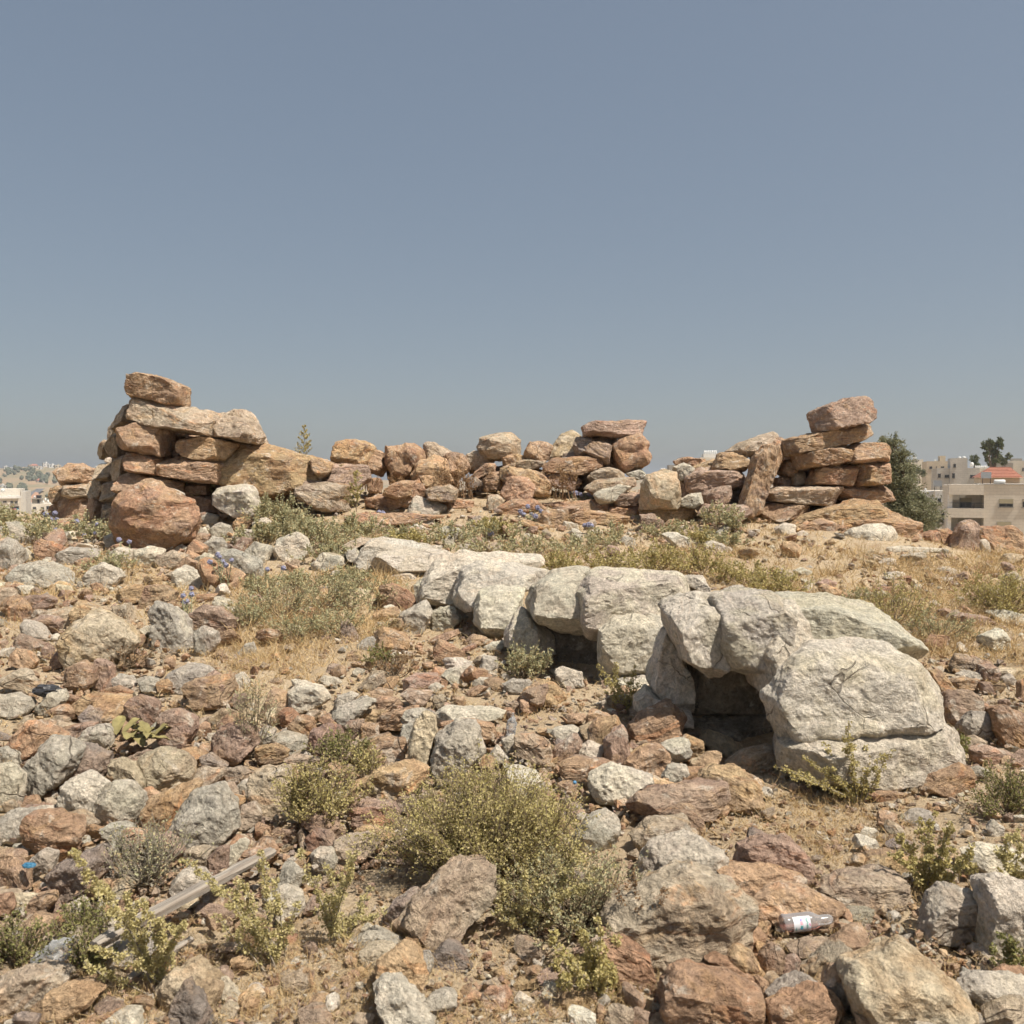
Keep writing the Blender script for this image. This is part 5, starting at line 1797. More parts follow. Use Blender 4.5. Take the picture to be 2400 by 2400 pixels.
def clear_plastic(name, tint, rough=.12, alpha=.35):
    """thin clear plastic: mostly see-through with a milky sheen"""
    n = NT(name)
    n.col(tint); n.set('Roughness', rough); n.set('Specular IOR Level', .6)
    tr = n.t.nodes.new('ShaderNodeBsdfTransparent'); tr.inputs[0].default_value = (.93, .92, .92, 1)
    fr = n.t.nodes.new('ShaderNodeFresnel'); fr.inputs[0].default_value = 1.45
    f = n.math('MULTIPLY_ADD', fr.outputs[0], .9, alpha)
    mx = n.t.nodes.new('ShaderNodeMixShader')
    n.t.links.new(f, mx.inputs[0])
    n.t.links.new(tr.outputs[0], mx.inputs[1]); n.t.links.new(n.b.outputs[0], mx.inputs[2])
    n.t.links.new(mx.outputs[0], n.out.inputs['Surface'])
    return n.m


def bottle():
    d = 3.43
    a = at(1832, 2186, d); b = at(1952, 2174, d + .015)
    g = gz1((a[0] + b[0]) / 2, a[1])
    dz = g + .036 - (a[2] + b[2]) / 2
    L = float(np.linalg.norm(b - a))
    root = empty('plastic_bottle', ((a[0]), a[1], a[2] + max(dz, 0)), 'clear plastic bottle with a white printed label lying on its side', 'bottle')
    root.rotation_mode = 'QUATERNION'
    root.rotation_quaternion = Vector(b - a).to_track_quat('X', 'Z')
    R = .0325
    s = L / .195
    prof = [(.004, .0), (.002, .6 * R), (0, .93 * R), (.004, R), (.02, R), (.026, .97 * R), (.034, R), (.085, R), (.10, 1.03 * R), (.112, 1.0 * R), (.126, .82 * R), (.138, .60 * R), (.146, .55 * R), (.165, .56 * R), (.18, .52 * R), (.186, .44 * R), (.190, .40 * R), (.192, .30 * R)]
    V, F = lathe([(x * s, r * s) for x, r in prof])
    link('body', mesh_np('body', V, F), clear_plastic('bottle_plastic', (.62, .60, .59, 1), .15, .30), root)
    # pinkish leftover liquid along the lower side
    lv, lf = lathe([(x * s, r * s * .95) for x, r in prof[2:12]])
    lv[:, 2] = np.minimum(lv[:, 2], -.45 * R * s)
    link('liquid', mesh_np('liquid', lv, lf, False), clear_plastic('pink_liquid', (.50, .22, .18, 1), .2, .45), root)
    # label: a curved sheet facing up and to the viewer
    def sheet(x0, x1, a0, a1, r, nx=6, na=14):
        V = [(x0 + (x1 - x0) * i / nx, -r * math.sin(a0 + (a1 - a0) * j / na), r * math.cos(a0 + (a1 - a0) * j / na)) for i in range(nx + 1) for j in range(na + 1)]
        F = [(i * (na + 1) + j, (i + 1) * (na + 1) + j, (i + 1) * (na + 1) + j + 1, i * (na + 1) + j + 1) for i in range(nx) for j in range(na)]
        return np.array(V), np.array(F)
    r = R * s * 1.045
    lab = link('paper_label', mesh_np('paper_label', *sheet(.034 * s, .098 * s, math.radians(28), math.radians(128), r)), simple('label_white', (.74, .76, .80), .5, .03), root)
    def mark(x0, x1, a0, a1, col, nm):
        m = simple(nm, col, .5, .03)
        link('print_mark', mesh_np('print_mark', *sheet(x0 * s, x1 * s, math.radians(a0), math.radians(a1), r * 1.012, 2, 6)), m, lab)
    mark(.0585, .0665, 44, 56, (.32, .27, .62), 'print_violet')
    mark(.0585, .0675, 58, 78, (.80, .42, .50), 'print_pink')
    mark(.0585, .0675, 84, 94, (.07, .34, .30), 'print_green')
    mark(.0575, .0675, 95, 107, (.12, .52, .76), 'print_blue')
    mark(.0920, .0955, 74, 86, (.72, .12, .34), 'print_red')
    mark(.0400, .0445, 92, 118, (.30, .50, .50), 'print_teal')
    # the green wording is too worn to read: a wavering line of strokes
    rng = np.random.default_rng(8)
    for k in range(11):
        t = 42 + k * 5.6
        mark(.0815 + .001 * rng.normal() - .0005 * (k % 2), .0865 + .0015 * rng.uniform() + (.002 if k in (0, 4) else 0), t, t + 3.2, (.10, .36, .30), 'print_word')
    for k in range(4):
        mark(.0405, .0435, 36 + k * 4.5, 39 + k * 4.5, (.22, .26, .60), 'print_small')


bottle()


def crumple(px, py, d, w, dep, h, mat, name, label, cat, seed, lvl=4, amp=.28):
    c = at(px, py, d)
    V, F = ICO[lvl]
    X = V * np.array([w / 2, dep / 2, h / 2])
    r = 1 - np.abs(fbm(V * 2.3 + seed, 3, seed)) * 1.6
    X = X * (1 + amp * (r - .5))[:, None]
    o = np.array([c[0], c[1], c[2] - h / 2])
    link(name, mesh_np(name, X + np.array([0, 0, h / 2]), F, False), mat, None, tuple(o), label, cat)


M_BAG = clear_plastic('clear_film', (.72, .72, .71, 1), .16, .26)


def crushed_bottle(px, py, d, L, R, axis, label, seed):
    c = at(px, py, d)
    prof = [(0, 0), (0, .85), (.03, 1), (.16, 1), (.2, .93), (.24, 1), (.42, 1), (.46, .94), (.5, 1), (.62, 1), (.72, .85), (.82, .5), (.88, .36), (1, .36), (1, 0)]
    prof = [(x * L, r * R) for x, r in prof]
    P2 = []
    for (x0, r0), (x1, r1) in zip(prof, prof[1:]):
        P2 += [(x0 + (x1 - x0) * k / 3, r0 + (r1 - r0) * k / 3) for k in range(3)]
    V, F = lathe(P2 + [prof[-1]], 30)
    dent = np.abs(fbm(V * np.array([22, 26, 26]) + seed, 3, seed))
    V = V - V * np.array([0, 1, 1]) * (.95 * dent)[:, None]
    o = link('plastic_bottle', mesh_np('plastic_bottle', V, F, True), M_BAG, None, tuple(c), label, 'bottle')
    o.rotation_mode = 'QUATERNION'
    o.rotation_quaternion = Vector(axis).to_track_quat('X', 'Z')


_p, _d = ground_at(95, 2268)
crushed_bottle(88, 2262, _d - .03, .15, .043, (.62, .1, .42), 'crumpled clear plastic bottle behind the large layered tan rock', 3)
crumple(68, 2028, 3.6, 0.05, .03, .02, simple('blue_plastic', (.05, .17, .28), .5, .25, 20), 'plastic_scrap', 'blue plastic scrap wedged between stones at the left edge', 'litter', 5, 3, .5)
crumple(110, 1618, 6.4, .18, .10, .08, simple('black_plastic', (.05, .05, .055), .4, .2, 20), 'plastic_scrap', 'dark plastic scrap in the soil near the left edge', 'litter', 6, 3, .5)
_p, _d = ground_at(1195, 1735)
crushed_bottle(1195, 1733, _d, .17, .035, (.12, .05, 1), 'clear plastic bottle standing behind the deep red flat stone', 9)
crumple(1347, 1834, 4.8, .02, .02, .02, simple('blue_cap', (.12, .30, .50), .4, .1), 'bottle_cap', 'tiny blue cap in the rubble right of the big shrub', 'litter', 12, 3, .1)
# ------------------------------------------------------------------ the town beyond
def facade(name, c1, c2, course=.32, scale=1.0):
    n = NT(name)
    o = n.obj()
    x, y, z = n.sep(o)
    br = n.t.nodes.new('ShaderNodeTexBrick')
    v = n.t.nodes.new('ShaderNodeCombineXYZ')
    n.put(v.inputs[0], n.math('ADD', x, y)); n.put(v.inputs[1], z)
    n.put(br.inputs['Vector'], v.outputs[0])
    br.inputs['Color1'].default_value = c1 + (1,); br.inputs['Color2'].default_value = c2 + (1,)
    br.inputs['Mortar'].default_value = tuple(q * .8 for q in c1) + (1,)
    br.inputs['Scale'].default_value = 1.0; br.inputs['Brick Width'].default_value = .7; br.inputs['Row Height'].default_value = course
    br.inputs['Mortar Size'].default_value = .018
    st = n.noise(o, .35, 5, .6)
    n.col(n.scale(br.outputs['Color'], n.rng(st, .3, .7, .88, 1.1, smooth=False)))
    n.bump(br.outputs['Fac'], -.4, .02)
    return n.m


M_BEIGE = facade('beige_stone_facing', (.66, .605, .52), (.62, .565, .485))
M_GREYB = facade('grey_stone_facing', (.52, .495, .45), (.49, .465, .425))
M_CREAM = facade('cream_render', (.70, .645, .55), (.67, .615, .52))
M_TANB = facade('tan_stone_facing', (.63, .54, .41), (.60, .51, .39))
M_WHITEB = facade('white_render', (.74, .72, .68), (.71, .69, .65))
M_GLASS = simple('window_dark', (.035, .038, .042), .25, .15, 2)
M_FRAME = simple('window_frame', (.16, .16, .155), .5, .1)
M_SHUT = simple('roller_shutter', (.40, .355, .245), .6, .1)
M_TANK = simple('white_tank', (.72, .72, .70), .5, .06)
M_ZINC = simple('zinc_tank', (.38, .40, .42), .4, .12)
M_CONC = simple('bare_concrete', (.34, .31, .27), .9, .12)
M_RAIL = simple('iron_railing', (.04, .04, .045), .5, .1)
M_TILE = simple('red_roof_tile', (.42, .185, .125), .8, .15, 3)


class Bld:
    """a house drawn up in survey coordinates on a plane d metres away, then built as real boxes"""
    def __init__(self, d, px, label, cat='building', group=None, zb=-22.0, name='apartment_building'):
        self.d = d
        self.zb = zb
        p = at(px, 1200, d)
        self.o = np.array([p[0], p[1], zb])
        self.root = empty(name, self.o, label, cat, group)
        a = math.atan2(self.o[0], self.o[1])
        self.root.rotation_euler.z = -a + (.10 if a > 0 else -.10)      # turned towards the ruin
        self.ca = math.cos(a)

    def rect(self, x0, x1, y0, y1, back=0.0):
        a = at(x0, y0, self.d); b = at(x1, y1, self.d)
        q = self.o[0]
        return q + (a[0] - q) * self.ca, q + (b[0] - q) * self.ca, b[2], a[2]          # xmin xmax zmin zmax on plane y = d

    def block(self, name, x0, x1, y0, y1, mat, depth=9.0, fwd=0.0, parent=None, down=False):
        xa, xb, za, zb = self.rect(x0, x1, y0, y1)
        if down: za = self.zb
        par = parent or self.root
        off = np.array(par.matrix_world.translation) if False else None
        c = ((xa + xb) / 2 - self.o[0], depth / 2 - fwd, (za + zb) / 2 - self.o[2])
        v, f = box_np(xb - xa, depth, zb - za, c)
        return link(name, mesh_np(name, v, f, False), mat, par)

    def window(self, x0, x1, y0, y1, fwd=0.0, shutter=0.0, parent=None, mat=None):
        w = self.block('window', x0, x1, y0, y1, M_FRAME, .10, fwd + .03, parent)
        xa, xb, za, zb = self.rect(x0, x1, y0, y1)
        e = .07
        mid = (xa + xb) / 2
        zt = zb - (zb - za) * shutter
        for q0, q1 in ((xa + e, mid - e / 2), (mid + e / 2, xb - e)):
            v, f = box_np(q1 - q0, .02, zt - za - 2 * e, ((q0 + q1) / 2 - self.o[0], -fwd - .045, (za + zt) / 2 - self.o[2]))
            link('pane', mesh_np('pane', v, f, False), mat or M_GLASS, w)
        if shutter:
            v, f = box_np(xb - xa - .04, .03, (zb - zt), ((xa + xb) / 2 - self.o[0], -fwd - .06, (zt + zb) / 2 - self.o[2]))
            link('shutter', mesh_np('shutter', v, f, False), M_SHUT, w)
        v, f = box_np(xb - xa + .2, .14, .10, ((xa + xb) / 2 - self.o[0], -fwd - .04, za - .06 - self.o[2]))
        link('sill', mesh_np('sill', v, f, False), M_CONC, w)
        return w

    def tank(self, x0, x1, y0, y1, mat=None, back=3.0, horiz=False):
        xa, xb, za, zb = self.rect(x0, x1, y0, y1)
        r = (xb - xa) / 2
        if horiz:
            V, F = lathe([(-r, 0), (-r, .8 * (zb - za) / 2), (-.9 * r, (zb - za) / 2), (.9 * r, (zb - za) / 2), (r, .8 * (zb - za) / 2), (r, 0)], 16)
            V = V + np.array([0, 0, (zb - za) / 2])
        else:
            V, F = lathe([(0, 0), (0, r), ((zb - za) * .85, r), ((zb - za) * .96, r * .6), (zb - za, .2 * r), (zb - za, 0)], 16)
            V = V[:, [1, 2, 0]]
        V = V + np.array([(xa + xb) / 2 - self.o[0], back, za - self.o[2]])
        return link('water_tank', mesh_np('water_tank', V, F, True), mat or M_TANK, self.root)


def town():
    # ---- beige apartment house with balconies
    A = Bld(95, 2310, 'beige stone apartment house with stacked balconies near the right edge', zb=-16)
    A.block('wall', 2306, 2470, 1136, 1300, M_BEIGE, 12, 0, down=True)
    A.block('rear_wall', 2224, 2306, 1138, 1300, M_BEIGE, 9, -3.0, down=True)
    A.block('parapet', 2221, 2305.5, 1135.5, 1160, M_BEIGE, 3.0, .15)
    b1 = A.block('balcony', 2218, 2305.5, 1192, 1214, M_BEIGE, 3.0, .2)
    b2 = A.block('balcony', 2216, 2305.5, 1250, 1272, M_BEIGE, 3.0, .2)
    A.block('side_pier', 2223, 2231, 1160, 1192, M_WHITEB, 2.2, -.5)
    A.block('side_pier', 2221, 2229, 1214, 1250, M_WHITEB, 2.2, -.5)
    A.block('roof_coping', 2305, 2470, 1134.5, 1136, M_CONC, 12.2, .1)
    A.window(2254, 2283, 1168, 1191.8, -2.95, .45)
    A.window(2250, 2280, 1221, 1249.8, -2.95, .5)
    for k in range(15):
        x = 2254 + k * 2.05
        A.block('railing_bar', x, x + .7, 1180, 1192, M_RAIL, .04, .05, b1)
    A.block('handrail', 2224, 2305, 1179, 1180, M_RAIL, .05, .06, b1)
    A.window(2341, 2374, 1169, 1188, 0, .55)
    A.window(2337, 2370, 1222, 1240, 0, .6)
    A.window(2395, 2425, 1169, 1188, 0, .3)
    A.tank(2336, 2363, 1124, 1135, horiz=True)
    A.block('metal_tank', 2305, 2327, 1106, 1121, M_ZINC, 1.2, -2)
    for x in (2306, 2325):
        A.block('tank_leg', x, x + 1.2, 1121, 1135, M_RAIL, .1, -2.2)
    # ---- red hipped roof behind it
    B = Bld(112, 2340, 'house with a red hipped tile roof behind the beige apartment house', zb=-16, name='house')
    B.block('wall', 2296, 2388, 1118, 1200, M_TANB, 9, 0, down=True)
    xa, xb, za, zb = B.rect(2290, 2394, 1094, 1119)
    ra, rb, _, _ = B.rect(2325, 2376, 1094, 1119)
    V = np.array([(xa, -.8, za), (xb, -.8, za), (xb, 10, za), (xa, 10, za), (ra, 4.5, zb), (rb, 4.5, zb)]) - np.array([B.o[0], 0, B.o[2]])
    me = bpy.data.meshes.new('roof')
    me.from_pydata([tuple(v) for v in V], [], [(0, 1, 5, 4), (1, 2, 5), (2, 3, 4, 5), (3, 0, 4), (3, 2, 1, 0)]); me.update()
    roof = link('roof', me, M_TILE, B.root)
    for k in range(7):                                     # tile courses standing proud
        u = (k + .5) / 7
        y0, z0 = -.8 + u * 5.3, za + u * (zb - za)
        l, r = xa + (ra - xa) * u, xb + (rb - xb) * u
        v, f = box_np(r - l, .10, .05, ((l + r) / 2 - B.o[0], y0 - .03, z0 + .03 - B.o[2]))
        link('tile_course', mesh_np('tile_course', v, f, False), M_TILE, roof)
    # ---- grey block
    G = Bld(150, 2250, 'grey stone block with a raised stair tower behind the balconies', zb=-18)
    G.block('wall', 2194, 2294, 1097, 1300, M_GREYB, 12, 0, down=True)
    G.block('stair_tower', 2225, 2265, 1074, 1300, M_GREYB, 5, .25, down=True)
    G.block('side_wall', 2294, 2319, 1097.5, 1300, M_CREAM, 11, -.4, down=True)
    for r in ((2196, 2203, 1110, 1120), (2212, 2223, 1112.5, 1120), (2272, 2286, 1113, 1121), (2213, 2221, 1137, 1144)):
        G.window(*r)
    for r in ((2229.5, 2236, 1109, 1121), (2232, 2238, 1087, 1096)):
        G.window(*r, fwd=.25)
    G.tank(2246, 2255, 1069.5, 1074); G.tank(2257, 2266, 1069, 1074)
    G.tank(2276, 2285, 1083, 1094)
    for k in range(7): G.tank(2288 + k * 4.4, 2292 + k * 4.4, 1091, 1097)
    # ---- white block
    W = Bld(125, 2200, 'white and cream narrow house left of the balconies', zb=-18)
    W.block('wall', 2190, 2226, 1151, 1300, M_CREAM, 10, 0, down=True)
    W.block('upper_wall', 2191, 2226, 1151, 1177, M_WHITEB, 2, .05)
    W.block('side_wing', 2168, 2190, 1152, 1300, M_WHITEB, 9, -1.5, down=True)
    for r in ((2197, 2205, 1168, 1177), (2214, 2221, 1168, 1177), (2194.5, 2202, 1194, 1202.5), (2212, 2217.5, 1194, 1202.5)):
        W.window(*r, fwd=.06)
    W.window(2170, 2181, 1167, 1176, -1.5)
    W.block('metal_tank', 2190, 2208, 1126, 1140, M_ZINC, 1.6, -1)
    for x in (2191, 2206): W.block('tank_leg', x, x + 1, 1140, 1151, M_RAIL, .1, -1.2)
    W.tank(2170, 2175, 1145, 1152)
    # ---- further houses
    D = Bld(200, 2200, 'tan house with a small roof room far behind the grey block', zb=-24)
    D.block('wall', 2170, 2228, 1081, 1300, M_TANB, 12, 0, down=True)
    D.block('roof_room', 2203, 2216, 1068, 1081, M_TANB, 4, -2)
    for r in ((2176, 2183, 1093, 1099), (2191, 2194, 1093, 1097), (2203, 2211, 1093, 1098)): D.window(*r)
    for x in (2190, 2194): D.tank(x, x + 4, 1077, 1081)
    E = Bld(260, 2140, 'cream house with rooftop tanks partly behind the dark green tree', zb=-26)
    E.block('wall', 2110, 2153, 1084, 1300, M_CREAM, 12, 0, down=True)
    E.block('roof_room', 2150, 2163, 1077, 1300, M_CREAM, 6, -1, down=True)
    for x in (2140, 2144): E.tank(x, x + 4, 1070, 1077)
    E.block('tank_frame', 2139, 2149, 1077, 1084, M_CONC, 2, -3)
    for r in ((2120, 2126, 1092, 1098), (2136, 2142, 1092, 1098)): E.window(*r)
    Fh = Bld(185, 2370, 'cream house with a dark flat roof room behind the red tile roof', zb=-24)
    Fh.block('wall', 2350, 2460, 1080, 1300, M_CREAM, 12, 0, down=True)
    Fh.block('lower_wing', 2328, 2370, 1085, 1300, M_CONC, 8, 1.5, down=True)
    Fh.block('roof_shade', 2374, 2397, 1074, 1080, M_CONC, 5, -3)
    for r in ((2393.5, 2397.5, 1096, 1104), (2412, 2420, 1096, 1104)): Fh.window(*r)
    H = Bld(240, 1665, 'white rooftop with a row of water tanks peeping over the boulders', zb=-28)
    H.block('wall', 1640, 1690, 1072, 1300, M_CREAM, 12, 0, down=True)
    H.block('roof_room', 1648, 1687, 1064, 1072, M_WHITEB, 6, -.5)
    for k in range(7): H.tank(1650.5 + k * 4.5, 1654.7 + k * 4.5, 1055, 1064)
    I = Bld(250, 1600, 'grey flat roof just showing left of the row of water tanks', zb=-28)
    I.block('wall', 1596, 1618, 1072, 1300, M_CONC, 12, 0, down=True)
    I.block('roof_room', 1567, 1584, 1090, 1300, M_CONC, 6, -.5, down=True)
    for k in range(4): I.tank(1549 + k * 6.2, 1554 + k * 6.2, 1097, 1104)
    # ---- left: two blocks below the ruin
    L1 = Bld(140, 30, 'beige apartment block with balconies below the hillside at the left edge', zb=-22)
    L1.block('wall', -60, 45, 1167, 1300, M_BEIGE, 12, 0, down=True)
    L1.block('cornice', -61, 45.5, 1163, 1168, M_WHITEB, 12, .3)
    L1.block('side_wing', 45, 57, 1152, 1300, M_GREYB, 9, -3, down=True)
    L1.block('penthouse', -40, 44, 1146, 1163, M_BEIGE, 8, -2.5)
    L1.tank(1, 10, 1145, 1153, back=1)
    for x in (-8, 17, 36): L1.block('parapet_pier', x, x + 9, 1160, 1163, M_WHITEB, .4, .2)
    for r in ((7.5, 16, 1173.5, 1178), (25, 31.5, 1174, 1180), (35, 42, 1174.5, 1180.5), (8, 17, 1189, 1194), (8.5, 18, 1204, 1208)):
        L1.window(*r)
    for y0, y1 in ((1186.5, 1196), (1201, 1211)):
        bb = L1.block('balcony', 24, 45, y0, y1, M_GLASS, .12, .04)
        L1.block('balcony_front', 24, 45, y1 - 2.5, y1, M_WHITEB, .3, .5, bb)
    for k, m in enumerate(((.62, .16, .22), (.62, .25, .30), (.10, .34, .55))):
        x = 26 + k * 6 + (3 if k == 2 else 0)
        L1.block('laundry', x, x + (6 if k < 2 else 2.5), 1191.5, 1194.5, simple('laundry_cloth', m, .9, .1), .05, .7)
    L2 = Bld(175, 95, 'pale flat-roofed house with white tanks left of the low wall end', zb=-26, name='house')
    L2.block('wall', 58, 150, 1181, 1300, M_BEIGE, 12, 0, down=True)
    L2.block('roof_shed', 74, 95, 1169, 1181, M_CONC, 4, -1)
    L2.block('shed_roof', 72.5, 96.5, 1168, 1170, M_CONC, 5, -.6)
    L2.block('shed_door', 86.5, 91.5, 1170.5, 1179, M_GLASS, .1, -.9)
    L2.block('dark_tank', 84, 94.5, 1161, 1168, M_RAIL, 2, -1)
    for x, y0, y1 in ((75, 1162.5, 1168), (101, 1168, 1176), (107, 1172, 1181), (96, 1174, 1181), (115.5, 1166, 1174)): L2.tank(x, x + 4.8, y0, y1)
    L2.block('lean_to', 58, 70, 1175, 1192, M_GREYB, 2, .8)
    for r in ((77, 85, 1188, 1193), (96, 103.5, 1188.5, 1193.5), (109, 120, 1186, 1194.5), (64, 70, 1201, 1204.5)): L2.window(*r)


town()


# ------------------------------------------------------------------ hillside across the valley
def ridge(px):
    return np.interp(px, [-900, -200, 0, 60, 110, 200, 300, 480, 700, 1100, 1700, 2500, 3400], [1118, 1106, 1098, 1094, 1092, 1096, 1104, 1117, 1124, 1126, 1124, 1120, 1124])


def hill_pt(px, t):
    """t 0 at the valley floor, 1 on the ridge"""
    y = 1232 + (ridge(px) - 1232) * (t ** .82)
    d = 430 + 1000 * t
    return at(px, y, d)


def hill():
    n = NT('dry_hillside')
    o = n.obj()
    a = n.noise(o, .012, 6, .65, .4)
    c = n.mix(n.rng(a, .42, .58), (.40, .29, .18, 1), (.30, .25, .15, 1))
    c = n.mix(n.rng(n.noise(o, .03, 6, .7), .56, .66), c, (.44, .27, .165, 1))
    c = n.mix(n.rng(n.noise(o, .05, 6, .75), .57, .68), c, (.16, .165, .10, 1))
    n.col(c)
    px = np.linspace(-900, 3400, 240); t = np.linspace(0, 1, 60)
    V = []
    for tt in t:
        for q in px:
            V.append(hill_pt(q, tt))
    V = np.array(V)
    V[:, 2] += 2.2 * fbm(V * np.array([.012, .012, 0]), 3, 70) * np.repeat(np.sin(np.pi * t) ** .5, len(px))
    back = V[-len(px):] + np.array([0, 700, -60])
    V = np.concatenate([V, back])
    nx, ny = len(px), len(t) + 1
    i = (np.arange(ny - 1)[:, None] * nx + np.arange(nx - 1)[None, :]).ravel()
    me = mesh_np('hill', V, np.stack([i, i + 1, i + nx + 1, i + nx], 1), True)
    link('hill', me, n.m, kind='structure')
    # road
    P = [hill_pt(x, tt) for x, tt in ((55, .20), (62, .28), (70, .36), (78, .43), (87, .48), (96, .52))]
    rv, rf = [], []
    for k, p in enumerate(P):
        w = 4.5
        rv += [p + np.array([-w, 0, 2.4]), p + np.array([w, 0, 2.4])]
    for k in range(len(P) - 1): rf.append((2 * k, 2 * k + 1, 2 * k + 3, 2 * k + 2))
    link('road', mesh_np('road', np.array(rv), np.array(rf), False), simple('asphalt_far', (.16, .16, .165), .9, .1, .1), kind='structure')
    # bare cut bank beside the road
    P = [hill_pt(x, tt) + np.array([0, 0, 2.9]) for x, tt in ((62, .20), (72, .36), (82, .45), (90, .44), (93, .34), (104, .24), (100, .19))]
    me = bpy.data.meshes.new('cut_bank'); me.from_pydata([tuple(p) for p in P], [], [tuple(range(len(P)))]); me.update()
    link('cut_bank', me, simple('bare_orange_soil', (.48, .27, .165), .95, .15, .15), kind='structure')


hill()


def far_tree(rng, V0, F0):
    r = 1 + .35 * fbm(V0 * 1.9 + rng.uniform(-9, 9, 3), 3, int(rng.integers(1000)))
    return V0 * r[:, None]


def hill_trees():
    rng = np.random.default_rng(91)
    V0, F0 = ICO[2]
    Vs, Fs, Rs, b = [], [], [], 0
    clump = 0
    for k in range(3000):
        px = rng.uniform(-60, 420); t = rng.uniform(.1, .97)
        q = fbm(np.array([[px * .055, t * 5.5, 0.]]), 3, 88)[0]
        lim = .10 if .42 < t < .86 else .22
        if q < lim: continue
        if 52 < px < 108 and .15 < t < .5: continue
        p = hill_pt(px, t)
        s = rng.uniform(1.1, 3.0)
        Y = far_tree(rng, V0, F0) * np.array([s, s, s * rng.uniform(.8, 1.3)]) + p + np.array([0, 0, s * .6 + 1])
        Vs.append(Y); Fs.append(F0 + b); b += len(Y)
        Rs.append(np.broadcast_to(rng.uniform(size=3), (len(Y), 3)))
    me = mesh_np('treeline', np.concatenate(Vs), np.concatenate(Fs), False, {'rnd': np.concatenate(Rs)})
    link('treeline', me, leaf_mat('far_tree_leaf', (.12, .13, .085), (.16, .165, .11), None, .1), None, (0, 0, 0), 'dark scattered trees over the far hillside', 'trees', None, 'stuff')


hill_trees()


def hill_houses():
    L = [
        (13, .99, 9, 5, 'w', 'white house at the left end of the far skyline'),
        (30, .97, 13, 4, 'w', 'long low white house on the far skyline, second from the left edge'),
        (72, .985, 10, 6, 't', 'tan house next to the red-roofed villa on the far skyline'),
        (80, .955, 16, 7, 'r', 'red-roofed villa on the far skyline'),
        (107, .985, 12, 9, 'w', 'tall white apartment block on the far skyline'),
        (121, .97, 14, 7, 'w', 'wide white apartment block on the far skyline, right of the tall one'),
        (135, .965, 12, 7, 't', 'cream house on the far skyline partly behind the low wall end'),
        (96, .94, 7, 4, 'w', 'small pale house just below the far skyline'),
        (5, .62, 9, 5, 'w', 'white house in the trees half way down the far hillside, at the left edge'),
        (14, .60, 7, 4, 'w', 'small white house beside another in the trees on the far hillside'),
        (93, .69, 12, 3, 'r', 'low house with a reddish roof half way down the far hillside'),
        (106, .68, 10, 3, 'w', 'low white house half way down the far hillside'),
        (121, .45, 10, 4, 'w', 'white house low on the far hillside left of the low wall end'),
        (117, .28, 9, 6, 't', 'tan unfinished house in the valley left of the low wall end'),
        (160, .97, 12, 6, 'w', 'white house on the far skyline between wall stones'),
        (225, .985, 10, 6, 'w', 'white house on the far skyline beside the tall wall'),
        (240, .97, 9, 5, 't', 'tan house on the far skyline beside the tall wall'),
    ]
    mats = {'w': M_WHITEB, 't': M_TANB, 'r': M_CREAM}
    for px, t, wpx, hpx, c, lab in L:
        p = hill_pt(px, t)
        d = p[1]
        W, H = wpx * d / FPX, hpx * d / FPX
        root = empty('house', p, lab, 'house', 'houses on the far hillside')
        root.rotation_euler.z = -math.atan2(p[0], p[1]) + .2
        v, f = box_np(W, 9, H + 6, (0, 0, H / 2 - 3))
        link('wall', mesh_np('wall', v, f, False), mats[c], root)
        nf = max(1, int(round(H / 3.3))); nw = max(2, int(W / 3.4))
        for fl in range(nf):
            for k in range(nw):
                x = -W / 2 + W * (k + .5) / nw
                v, f = box_np(W / nw * .42, .16, H / nf * .42, (x, -4.55, H * (fl + .52) / nf))
                link('window', mesh_np('window', v, f, False), M_GLASS, root)
        if c == 'r':
            V = np.array([(-W / 2 - .5, -5, H), (W / 2 + .5, -5, H), (W / 2 + .5, 5, H), (-W / 2 - .5, 5, H), (-W / 4, 0, H + 2.6), (W / 4, 0, H + 2.6)])
            me = bpy.data.meshes.new('roof'); me.from_pydata([tuple(q) for q in V], [], [(0, 1, 5, 4), (1, 2, 5), (2, 3, 4, 5), (3, 0, 4), (3, 2, 1, 0)]); me.update()
            link('roof', me, M_TILE, root)
        else:
            v, f = box_np(W * .25, 3, 1.6, (W * .15, 0, H + .8))
            link('roof_room', mesh_np('roof_room', v, f, False), mats[c], root)


hill_houses()


